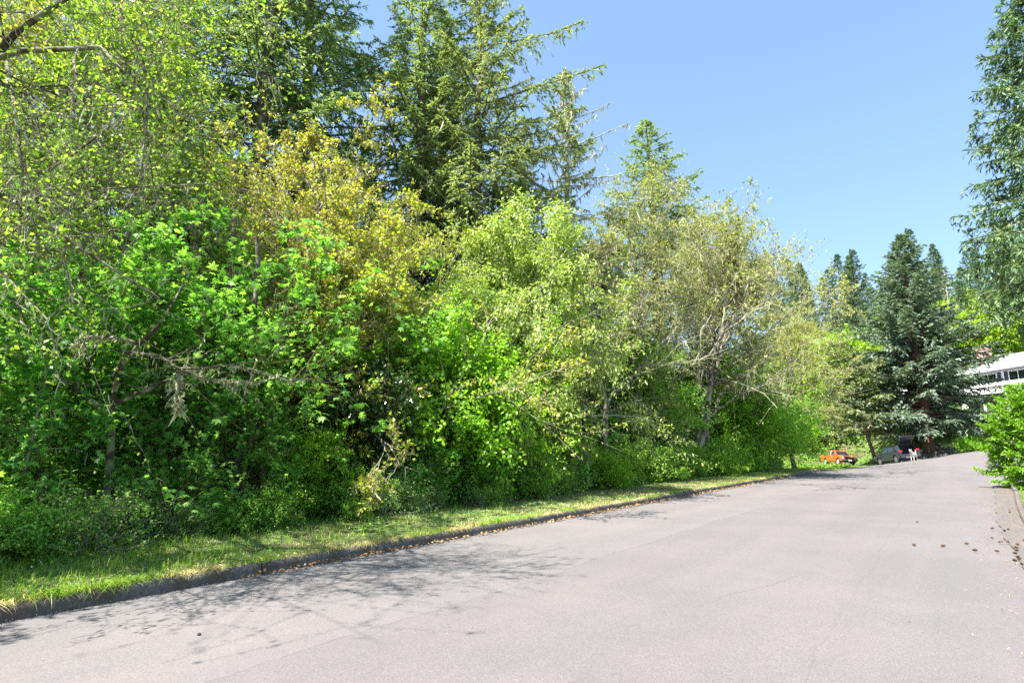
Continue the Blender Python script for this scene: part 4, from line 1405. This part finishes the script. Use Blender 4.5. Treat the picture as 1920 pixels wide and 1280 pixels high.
# red-orange pickup
t = thing('pickup_truck', 'old red-orange pickup truck parked on the grass, its nose towards the street', 'truck')
A1, A2 = arch(1.38, .36, .44, .42), arch(-1.38, .36, .44, .42)
low = [(-2.42, .50), (-2.45, .98), (-2.40, 1.02), (-.62, 1.02), (.95, 1.03), (2.05, .95), (2.20, .86), (2.22, .50), (2.12, .42)] + A1[::1] + [(-.92 + .0, .40)] + A2
prism('body', M['orange'], t, low, -.84, .84, .03)
boxes('load_bed', M['orange_faded'], t, [((-1.52, 0, 1.024), (1.62, 1.40, .012))])
prism('hood', M['orange_faded'], t, [(.92, 1.04), (.94, 1.075), (1.6, 1.05), (2.05, .985), (2.17, .93), (2.1, .92), (1.0, 1.0)], -.72, .72, .012)
cab = [(-.80, 1.0), (-.66, 1.58), (-.56, 1.63), (.20, 1.64), (.32, 1.61), (.98, 1.02)]
prism('cab', M['orange'], t, cab, -.80, .80, .03, .14, (1.0, 1.64))
for sg in (-1, 1):
    yy = lambda z: sg * (.806 - .14 * (z - 1.0) / .64)
    for nm, xs in (('door_window', (.76, .22, -.28, -.28)), ('cab_window', (-.40, -.40, -.62, -.72))):
        if nm == 'door_window':
            cs = [(.76, yy(1.07), 1.07), (.28, yy(1.53), 1.53), (-.28, yy(1.53), 1.53), (-.28, yy(1.07), 1.07)]
        else:
            cs = [(-.40, yy(1.07), 1.07), (-.40, yy(1.53), 1.53), (-.60, yy(1.53), 1.53), (-.71, yy(1.07), 1.07)]
        slab(nm, M['glass'], t, cs if sg > 0 else cs[::-1])
    cs = [(-.29, yy(1.05), 1.05), (-.29, yy(1.55), 1.55), (-.39, yy(1.55), 1.55), (-.39, yy(1.05), 1.05)]
    slab('window_pillar', M['white_metal'], t, cs if sg > 0 else cs[::-1], .016)  # pillar coloured white to stand for the reflection on it
    boxes('mirror', M['chrome'], t, [((.66, sg * .92, 1.12), (.08, .16, .14))], .02)
    boxes('headlight', M['lamp'], t, [((2.215, sg * .66, .79), (.05, .30, .15))], .015)
    boxes('indicator', M['orange_faded'], t, [((2.19, sg * .83, .79), (.09, .05, .13))], .01)
    boxes('door_handle', M['black'], t, [((-.16, sg * .846, .93), (.14, .02, .035))])
    boxes('side_trim', M['black'], t, [((0.25, sg * .845, .70), (1.3, .014, .025))])
slab('windscreen', M['glass'], t, [(.955, -.70, 1.09), (.955, .70, 1.09), (.40, .585, 1.575), (.40, -.585, 1.575)])
boxes('grille', M['black'], t, [((2.21, 0, .79), (.05, 1.0, .15))], .01)
boxes('grille_bar', M['chrome'], t, [((2.24, 0, .83), (.02, .98, .02)), ((2.24, 0, .76), (.02, .98, .02))])
boxes('bumper', M['chrome'], t, [((2.27, 0, .56), (.12, 1.66, .17))], .03)
boxes('number_plate', M['plate'], t, [((2.337, .02, .545), (.012, .34, .16))], .004)
boxes('valance', M['black'], t, [((2.12, 0, .40), (.14, 1.4, .16))], .02)
for x, y in ((1.38, .74), (1.38, -.74), (-1.38, .74), (-1.38, -.74)):
    wheel(t, x, y, .35, .20, M['white_metal'], 8)
px_, py_ = at(1570, 66)
stand_on_ground(t, px_, py_, math.atan2(-1, -.04), 2.76, 1.48)

# dark grey crossover with its tailgate open
t = thing('grey_car', 'dark grey hatchback car with raised tailgate parked under the big spruces', 'car')
A1, A2 = arch(1.32, .36, .42, .40), arch(-1.30, .36, .42, .40)
low = [(-2.12, .42), (-2.18, .62), (-2.12, 1.02), (-1.2, 1.03), (.98, .98), (1.85, .88), (2.12, .74), (2.2, .52), (2.1, .40)] + A1 + A2
for sg in (-1, 1):
    prism('side_panel', M['grey_paint'], t, low, sg * .70, sg * .89, .025)
    boxes('sill', M['clad'], t, [((.0, sg * .885, .37), (1.85, .07, .11))], .015)
    boxes('mirror', M['grey_paint'], t, [((.78, sg * .98, 1.03), (.10, .18, .13))], .03)
    boxes('tail_light', M['redlamp'], t, [((-2.08, sg * .76, .98), (.16, .28, .15))], .03)
    boxes('headlight', M['lamp'], t, [((2.08, sg * .68, .74), (.14, .36, .13))], .03)
    boxes('roof_rail', M['black'], t, [((-.55, sg * .60, 1.63), (1.7, .04, .035))], .01)
    yy = lambda z: sg * (.862 - .20 * (z - 1.0) / .56)
    mk_ = lambda a_: a_ if sg > 0 else a_[::-1]
    slab('front_window', M['glass'], t, mk_([(.82, yy(1.03), 1.03), (.18, yy(1.48), 1.48), (-.22, yy(1.50), 1.50), (-.22, yy(1.03), 1.03)]))
    slab('rear_window', M['glass'], t, mk_([(-.30, yy(1.03), 1.03), (-.30, yy(1.50), 1.50), (-1.05, yy(1.48), 1.48), (-1.20, yy(1.06), 1.06)]))
    slab('quarter_window', M['glass'], t, mk_([(-1.30, yy(1.08), 1.08), (-1.14, yy(1.47), 1.47), (-1.42, yy(1.44), 1.44), (-1.66, yy(1.14), 1.14)]))
    prism('rear_pillar', M['grey_paint'], t, [(-1.72, 1.0), (-1.35, 1.52), (-1.62, 1.58), (-2.10, 1.02)], sg * .74, sg * .855, .012, .19, (1.0, 1.56))
    for cx in (1.32, -1.30):
        bm = bmesh.new()
        for a in np.linspace(.1, math.pi - .1, 11):
            add_box(bm, (cx + .435 * math.cos(a), sg * .885, .36 + .435 * math.sin(a)), (.13, .05, .055), 0, (0, -a - math.pi / 2, 0))
        obj('wheel_arch_trim', bm_mesh('wheel_arch_trim', bm, M['clad']), t)
prism('front_body', M['grey_paint'], t, [(-1.1, .34), (-1.1, 1.0), (.98, .985), (1.85, .90), (2.12, .76), (2.2, .5), (2.1, .34)], -.74, .74, .03)
prism('cabin', M['black'], t, [(-1.1, .98), (-1.1, 1.52), (.12, 1.54), (1.02, .98)], -.80, .80, .02, .19, (1.0, 1.56))
prism('roof', M['grey_paint'], t, [(-1.72, 1.53), (-1.74, 1.575), (-.6, 1.615), (.1, 1.575), (.24, 1.50), (.1, 1.51), (-.6, 1.55)], -.66, .66, .015)
slab('windscreen', M['glass'], t, [(1.0, -.70, 1.02), (1.0, .70, 1.02), (.2, .58, 1.53), (.2, -.58, 1.53)])
boxes('cargo_floor', M['inside'], t, [((-1.6, 0, .60), (1.05, 1.40, .08)), ((-1.13, 0, .9), (.04, 1.36, .6))])
boxes('bumper', M['clad'], t, [((-2.16, 0, .46), (.16, 1.72, .24))], .04)
boxes('bumper_top', M['grey_paint'], t, [((-2.13, 0, .64), (.18, 1.56, .12))], .03)
boxes('skid_plate', M['alloy'], t, [((-2.20, 0, .38), (.10, 1.0, .08))], .01)
# tailgate hinged at the rear edge of the roof
tg = bpy.data.objects.new('tailgate', None)
COL.objects.link(tg)
tg.parent = t
tg.location = (-1.72, 0, 1.585)
tg.rotation_euler = (0, R(38), 0)
boxes('tailgate_frame', M['grey_paint'], tg, [((-.04, 0, 0), (.10, 1.16, .05)), ((-.30, .55, 0), (.52, .10, .05)), ((-.30, -.55, 0), (.52, .10, .05)), ((-.80, 0, 0), (.52, 1.30, .07))], .012)
slab('tailgate_glass', M['glass'], tg, [(-.06, -.52, -.005), (-.06, .52, -.005), (-.56, .52, -.005), (-.56, -.52, -.005)])
boxes('tailgate_handle', M['chrome'], tg, [((-.92, 0, .04), (.06, .5, .03))])
for x, y in ((1.32, .79), (1.32, -.79), (-1.30, .79), (-1.30, -.79)):
    wheel(t, x, y, .345, .21, M['alloy'], 5)
px_, py_ = at(1681, 54.6)
stand_on_ground(t, px_, py_, math.atan2(.998, .055), 2.62, 1.58, zf=HG)
car = t


# ------------------------------------------------------------------ pale dog standing behind the open tailgate
def skin_body(name, mat, parent, joints, bones, levels=2):
    me = bpy.data.meshes.new(name)
    me.from_pydata([j[:3] for j in joints], bones, [])
    me.materials.append(mat)
    o = obj(name, me, parent)
    md = o.modifiers.new('skin', 'SKIN')
    md.use_smooth_shade = True
    for i, j in enumerate(joints):
        me.skin_vertices[0].data[i].radius = (j[3], j[4] if len(j) > 4 else j[3])
    me.skin_vertices[0].data[0].use_root = True
    sb = o.modifiers.new('smooth', 'SUBSURF')
    sb.levels = sb.render_levels = levels
    return o


m, nt, b = new_mat('cream_dog_fur')
fn = noise(nt, objcoord(nt), 7, 4)
nt.links.new(ramp(nt, fn, [(.35, (.42, .36, .28)), (.6, (.70, .64, .54)), (.8, (.80, .76, .68))]), b.inputs['Base Color'])
b.inputs['Roughness'].default_value = .85
M['fur'] = m
dx, dy = at(1711, 51.3)
dog = thing('dog', 'cream-coloured dog standing on the street behind the open tailgate of the grey car', 'dog', (dx, dy, Hf(dx, dy)), (0, 0, R(212)), 1.06)
J = [(-.28, 0, .56, .115, .13), (-.05, 0, .55, .115, .125), (.20, 0, .56, .13, .155), (.34, 0, .66, .095, .105), (.43, 0, .80, .085, .09), (.52, 0, .83, .07, .072), (.64, 0, .795, .038, .036),
     (-.38, 0, .62, .045, .045), (-.46, 0, .74, .045, .045), (-.42, 0, .86, .03, .03),
     (.22, .10, .40, .055, .06), (.20, .10, .22, .034, .034), (.22, .10, .05, .028, .028), (.26, .10, .03, .032, .025),
     (.22, -.10, .40, .055, .06), (.20, -.10, .22, .034, .034), (.22, -.10, .05, .028, .028), (.26, -.10, .03, .032, .025),
     (-.26, .10, .42, .07, .085), (-.22, .10, .29, .045, .05), (-.34, .10, .19, .028, .03), (-.31, .10, .05, .025, .025), (-.27, .10, .03, .032, .024),
     (-.26, -.10, .42, .07, .085), (-.22, -.10, .29, .045, .05), (-.34, -.10, .19, .028, .03), (-.31, -.10, .05, .025, .025), (-.27, -.10, .03, .032, .024),
     (.42, .06, .885, .035, .02), (.41, .075, .95, .012, .01), (.42, -.06, .885, .035, .02), (.41, -.075, .95, .012, .01)]
Bn = [(0, 1), (1, 2), (2, 3), (3, 4), (4, 5), (5, 6), (0, 7), (7, 8), (8, 9), (2, 10), (10, 11), (11, 12), (12, 13), (2, 14), (14, 15), (15, 16), (16, 17),
      (0, 18), (18, 19), (19, 20), (20, 21), (21, 22), (0, 23), (23, 24), (24, 25), (25, 26), (26, 27), (4, 28), (28, 29), (4, 30), (30, 31)]
skin_body('body', M['fur'], dog, J, Bn)
boxes('nose', M['black'], dog, [((.675, 0, .80), (.03, .035, .028))], .008)
boxes('eye', M['black'], dog, [((.575, .045, .845), (.02, .02, .02))], .006)
boxes('eye', M['black'], dog, [((.575, -.045, .845), (.02, .02, .02))], .006)

# ------------------------------------------------------------------ house on the bank
M['siding'] = plain('white_siding', (.78, .78, .80), .6, var=.03)
M['roofing'] = plain('pale_grey_shingles', (.32, .335, .36), .85, var=.12, scale=14)
M['fascia'] = plain('dark_fascia', (.10, .10, .11), .6)
M['brickwork'] = plain('pink_brick', (.56, .33, .28), .85, var=.2, scale=10)
M['shutter'] = plain('dark_blue_shutter', (.03, .035, .07), .5)
M['wframe'] = plain('white_frame', (.8, .8, .8), .4, var=.02)


def gable_roof(name, mat, parent, x0, x1, y0, y1, z0, rise, over=.45, th=.16):
    """ridge along y"""
    xm = (x0 + x1) / 2
    for sg, xe in ((-1, x0 - over), (1, x1 + over)):
        ze = z0 - over * rise / ((x1 - x0) / 2)
        bm = bmesh.new()
        nrow = 14
        for k in range(nrow):
            a, c = k / nrow, (k + 1) / nrow
            xa, za = xe + (xm - xe) * a, ze + (z0 + rise - ze) * a
            xb, zb = xe + (xm - xe) * c, ze + (z0 + rise - ze) * c
            vs = [bm.verts.new(v) for v in ((xa, y0 - over, za + .035), (xa, y1 + over, za + .035), (xb, y1 + over, zb + .012), (xb, y0 - over, zb + .012),
                                            (xa, y0 - over, za - th), (xa, y1 + over, za - th), (xb, y1 + over, zb - th), (xb, y0 - over, zb - th))]
            for f in ((0, 1, 2, 3), (7, 6, 5, 4), (0, 4, 5, 1), (0, 3, 7, 4), (1, 5, 6, 2), (2, 6, 7, 3)):
                bm.faces.new([vs[i] for i in f])
        obj(name, bm_mesh(name, bm, mat), parent)
        boxes('gutter', M['fascia'], parent, [((xe + sg * .05, (y0 + y1) / 2, ze - .06), (.10, y1 - y0 + 2 * over, .16))])


def window(parent, xf, yc, zc, w, h, panes=2, shutters=True):
    """a window in a wall that faces -x at x = xf"""
    fr = boxes('window', M['wframe'], parent, [((xf - .03, yc, zc + h / 2), (.08, w + .12, .07)), ((xf - .03, yc, zc - h / 2), (.10, w + .16, .07)), ((xf - .03, yc - w / 2, zc), (.08, .07, h - .07)), ((xf - .03, yc + w / 2, zc), (.08, .07, h - .07))]
               + [((xf - .03, yc - w / 2 + w * k / panes, zc), (.06, .05, h - .07)) for k in range(1, panes)])
    for k in range(panes):
        boxes('pane', M['glass'], fr, [((xf - .012, yc - w / 2 + w * (k + .5) / panes, zc), (.02, w / panes - .07, h - .08))])
    if shutters:
        for sg in (-1, 1):
            boxes('shutter', M['shutter'], parent, [((xf - .03, yc + sg * (w / 2 + .36), zc), (.06, .46, h + .1))], .01)


# the facade faces -x; measured at its eaves: (53.6, 65.8) to (53, 58)
HX, HY0, HY1 = 54.3, 46.0, 68.9
ez = hgt(1828, 699, 65.8) + .15
hb = Hf(54, 63) - .6
t = thing('white_house', 'white two-storey house on the bank behind the spruces with a pink brick chimney', 'house', (0, 0, 0))
boxes('wall', M['siding'], t, [((HX + 4.5, (HY0 + HY1) / 2, (hb + ez) / 2), (9.0, HY1 - HY0, ez - hb))])
bm = bmesh.new()
for yy_ in (HY0 + .02, HY1 - .02):
    vs = [bm.verts.new(v) for v in ((HX, yy_ - .02, ez), (HX + 9, yy_ - .02, ez), (HX + 4.5, yy_ - .02, ez + 2.0), (HX, yy_ + .02, ez), (HX + 9, yy_ + .02, ez), (HX + 4.5, yy_ + .02, ez + 2.0))]
    for f in ((0, 1, 2), (5, 4, 3), (0, 3, 4, 1), (1, 4, 5, 2), (2, 5, 3, 0)):
        bm.faces.new([vs[i] for i in f])
obj('gable', bm_mesh('gable', bm, M['siding']), t)
gable_roof('roof', M['roofing'], t, HX, HX + 9, HY0, HY1, ez + .02, 2.1, .6)
bm = bmesh.new()
add_box(bm, (HX + 2.6, 67.7, ez + 1.9), (.9, 1.1, 2.0))
add_box(bm, (HX + 2.6, 67.7, ez + 2.95), (1.02, 1.22, .14))
obj('chimney', bm_mesh('chimney', bm, M['brickwork']), t)
boxes('chimney_pot', M['fascia'], t, [((HX + 2.6, 67.5, ez + 3.12), (.4, .4, .22)), ((HX + 2.6, 68.0, ez + 3.10), (.3, .3, .18))])
window(t, HX, 64.5, ez - 1.35, 2.3, 1.7, 2)
window(t, HX, 60.6, ez - 1.35, 2.3, 1.7, 2)
window(t, HX, 56.4, ez - 1.35, 1.6, 1.5, 2)
window(t, HX, 66.4, ez - 4.6, 1.2, 1.3, 1, False)
window(t, HX, 55.5, ez - 4.4, 1.6, 1.3, 2, False)
boxes('balcony_floor', M['siding'], t, [((HX - .9, 60.5, ez - 2.75), (1.8, 12.6, .25))])
boxes('balcony_wall', M['siding'], t, [((HX - 1.75, 60.5, ez - 2.2), (.1, 12.6, .95)), ((HX - .9, 66.75, ez - 2.2), (1.6, .1, .95))])
for yy_ in (54.6, 57.5, 60.5, 63.5, 66.6):
    boxes('balcony_post', M['siding'], t, [((HX - 1.7, yy_, (hb + ez - 2.9) / 2), (.16, .16, ez - 2.9 - hb))])
boxes('brick_panel', M['brickwork'], t, [((HX - .04, 61.5, (hb + ez - 2.9) / 2), (.1, 3.6, ez - 3.1 - hb))])
boxes('garage_door', M['wframe'], t, [((HX - .04, 65.0, hb + 1.6), (.08, 2.4, 2.1))])

# paler house glimpsed behind the spruces
t = thing('white_house', 'white house with grey roof glimpsed through the spruce boughs above the grey car', 'house', (0, 0, 0))
gx_, gy_ = at(1655, 78)
gb = hgt(1655, 806, 78) - 1.0
boxes('wall', M['siding'], t, [((gx_ + 3.6, gy_ + 1, gb + 2.4), (9.6, 6.5, 5.4))])
gt = gb + 5.1
bm = bmesh.new()
for sg in (-1, 1):
    vs = [bm.verts.new((gx_ + 3.6 + a * 5.5, gy_ + 1 + sg * b_, gt + c)) for a, b_, c in ((-1, 3.9, -.1), (1, 3.9, -.1), (1, 0, 1.5), (-1, 0, 1.5), (-1, 3.9, .06), (1, 3.9, .06), (1, 0, 1.66), (-1, 0, 1.66))]
    for f in ((0, 1, 2, 3), (7, 6, 5, 4), (0, 4, 5, 1), (0, 3, 7, 4), (1, 5, 6, 2), (2, 6, 7, 3)):
        bm.faces.new([vs[i] for i in f])
obj('roof', bm_mesh('roof', bm, M['roofing']), t)
for k in range(3):
    w0 = gx_ + .4 + k * 3.0
    fr = boxes('window', M['wframe'], t, [((w0, gy_ - 2.28, gb + 3.2), (1.5, .06, .08)), ((w0, gy_ - 2.28, gb + 1.9), (1.5, .06, .08)), ((w0 - .72, gy_ - 2.28, gb + 2.55), (.08, .06, 1.22)), ((w0 + .72, gy_ - 2.28, gb + 2.55), (.08, .06, 1.22))])
    boxes('pane', M['glass'], fr, [((w0, gy_ - 2.262, gb + 2.55), (1.36, .02, 1.22))])

# ------------------------------------------------------------------ stones, clipped bush, yellow flowers, cones
M['stone'] = plain('pale_border_stone', (.34, .31, .28), .9, var=.35, scale=3)
M['tan_rock'] = plain('tan_rock', (.42, .30, .22), .9, var=.25, scale=2)
M['dark_stone'] = plain('dark_pebble', (.03, .03, .035), .7)


def rock_mesh(seed, mat, flat=.6):
    rr = np.random.default_rng(seed)
    bm = bmesh.new()
    bmesh.ops.create_icosphere(bm, subdivisions=2, radius=.5)
    ax = [Vector(rr.normal(size=3)).normalized() for _ in range(7)]
    of = rr.uniform(.32, .48, 7)
    for v in bm.verts:
        for a, c in zip(ax, of):
            dd = v.co.dot(a) - c
            if dd > 0:
                v.co -= a * dd
        v.co.z *= flat
    me = bm_mesh('rock', bm, mat)
    return me


rocks = [rock_mesh(i, M['stone']) for i in range(4)]
r = np.random.default_rng(12)
edge_pts = resample(smooth_poly([(38.9, 58.6), (41, 58.1), (46, 56.0), (50.5, 53.8)]), 34)
for i, p in enumerate(edge_pts):
    x, y = p + r.normal(0, .12, 2)
    k = r.uniform(.28, .75)
    o = obj('border_stone', rocks[i % 4], None, None, 'pale rough stone in the low stone border along the far edge of the street', 'stone', 'stones bordering the dark bank', (x, y, Hf(x, y) + .05 * k), (0, 0, r.uniform(0, 6)))
    o.scale = (k * 1.3, k, k)
bigrock = rock_mesh(9, M['tan_rock'], .5)
for px_, py_, d, k, lab in ((1818, 798, 61, 2.6, 'broad tan boulder on the bank below the white house'), (1640, 822, 70, 2.0, 'tan rock outcrop on the bank behind the leaning conifer'), (1668, 812, 70, 1.8, 'tan rock on the bank above the roof of the grey car')):
    p = P(px_, py_, d)
    o = obj('boulder', bigrock, None, None, lab, 'rock', None, (p[0], p[1], Hf(p[0], p[1]) + .1 * k), (0, 0, k))
    o.scale = (k * 1.5, k, k)
M['yellow'] = leaf_mat('yellow_flowers', [(.55, .36, .01), (.7, .5, .015), (.75, .6, .03)], .3, tcol=(1.1, 1.0, .5))
ysp = mapleish(36, .7, .015, 'yellow', nl=12, size=(.06, .1), n1=8, ratio1=.8, ns=6, spread=.6, n2=5, n3=3, tpl=KITE, width=1.5, t1=(.1, 1), spread_l=.05)
p = P(1847, 788, 60.5)
plant(ysp, 'flowering_shrub', 'small yellow-flowering shrub beside the tan boulder', 'shrub', (p[0], p[1]), 0, 1.0)
for px_, d, k, lab in ((1812, 54.0, .62, 'clipped round bush at the top of the street, leftmost of the clipped bushes'), (1824, 53.2, .66, 'clipped round bush behind the young fir'), (1836, 53.6, .6, 'clipped bush half hidden by the young fir')):
    plant(TREE['bramble3'], 'clipped_bush', lab, 'bush', at(px_, d), k * 5, k, 'clipped bushes at the top of the street')


def cone_mesh(name, scale=1.0, nseg=9):
    bm = bmesh.new()
    rows = 8
    for k in range(rows):
        z = .10 * k / rows
        rad = .021 * math.sin(math.pi * (.18 + .78 * k / rows)) + .004
        for j in range(nseg):
            a = 2 * math.pi * (j + .5 * (k % 2)) / nseg
            c = Vector((rad * math.cos(a), rad * math.sin(a), z))
            d = Vector((math.cos(a), math.sin(a), .9)) * .012
            s_ = Vector((-math.sin(a), math.cos(a), 0)) * .008
            vs = [bm.verts.new(v) for v in (c * .6, c + s_, c + d, c - s_)]
            bm.faces.new(vs)
    bmesh.ops.create_cone(bm, cap_ends=True, segments=8, radius1=.012, radius2=.006, depth=.09, matrix=Matrix.Translation((0, 0, .05)))
    for v in bm.verts:
        v.co *= scale
    return bm_mesh(name, bm, M['conebrown'])


M['conebrown'] = plain('brown_cone_scales', (.115, .06, .036), .8, var=.35, scale=40)
cm_ = cone_mesh('cone')
r = np.random.default_rng(21)
for px_, py_ in ((1718, 1024), (1773, 1025), (1824, 1034), (1866, 1035), (1858, 993), (1858, 1010), (1873, 1019), (1880, 1018), (1891, 1018), (1893, 957), (1891, 961), (1722, 980), (1902, 1028), (1905, 1034), (1908, 1040), (1912, 1047), (1900, 1053), (1916, 1050), (1906, 1022), (1914, 1060), (1885, 997), (1889, 994), (1817, 1022), (1918, 1015)):
    rr_ = ray(px_, py_)
    tq = -1.6 / rr_[2]
    x, y = rr_[0] * tq, rr_[1] * tq
    o = obj('fallen_cone', cm_, None, None, 'brown spruce cone lying on the asphalt near the right edge of the street', 'cone', 'fallen cones on the street', (x, y, road_z(x, y) + .028), (math.pi / 2 + r.normal(0, .15), 0, r.uniform(0, 6)))
    o.scale = (r.uniform(.42, .68),) * 3
    own = {(1718, 1024): 'leftmost cone of the loose row of fallen cones on the street', (1773, 1025): 'second cone from the left in the loose row on the street',
           (1824, 1034): 'third cone from the left in the loose row on the street', (1866, 1035): 'last cone of the loose row, nearest the gutter strip',
           (1722, 980): 'lone small cone farther up the street than the loose row'}.get((px_, py_))
    if own:
        o['label'] = own
o = obj('pebble', rock_mesh(30, M['dark_stone'], .8), None, None, 'single dark pebble lying on the open street near the left', 'stone', None, (0, 0, 0))
rr_ = ray(373, 1191)
tq = -1.6 / rr_[2]
o.location = (rr_[0] * tq, rr_[1] * tq, road_z(rr_[0] * tq, rr_[1] * tq) + .012)
o.scale = (.035,) * 3
# cones hanging in the near spruce
sp_root = next(o for o in COL.objects if o.get('label', '').startswith('near spruce'))
cr = next(c for c in sp_root.children if c.name.startswith('crown'))
co = np.empty(len(cr.data.vertices) * 3, np.float32)
cr.data.vertices.foreach_get('co', co)
co = co.reshape(-1, 3)[::4]
cl = np.hypot(co[:, 0], co[:, 1])
zb = co[:, 2]
edge = 2.7 * ((13.6 - zb) / (13.6 * .64)) ** .85
cand = co[(cl > .62 * edge) & (zb > 5.4)]
for i in r.choice(len(cand), 150, replace=False):
    o = obj('cone', cm_, sp_root, None, loc=tuple(cand[i] + np.array([0, 0, -.02])), rot=(math.pi + r.normal(0, .25), r.normal(0, .25), 0))
    o.scale = (.95,) * 3
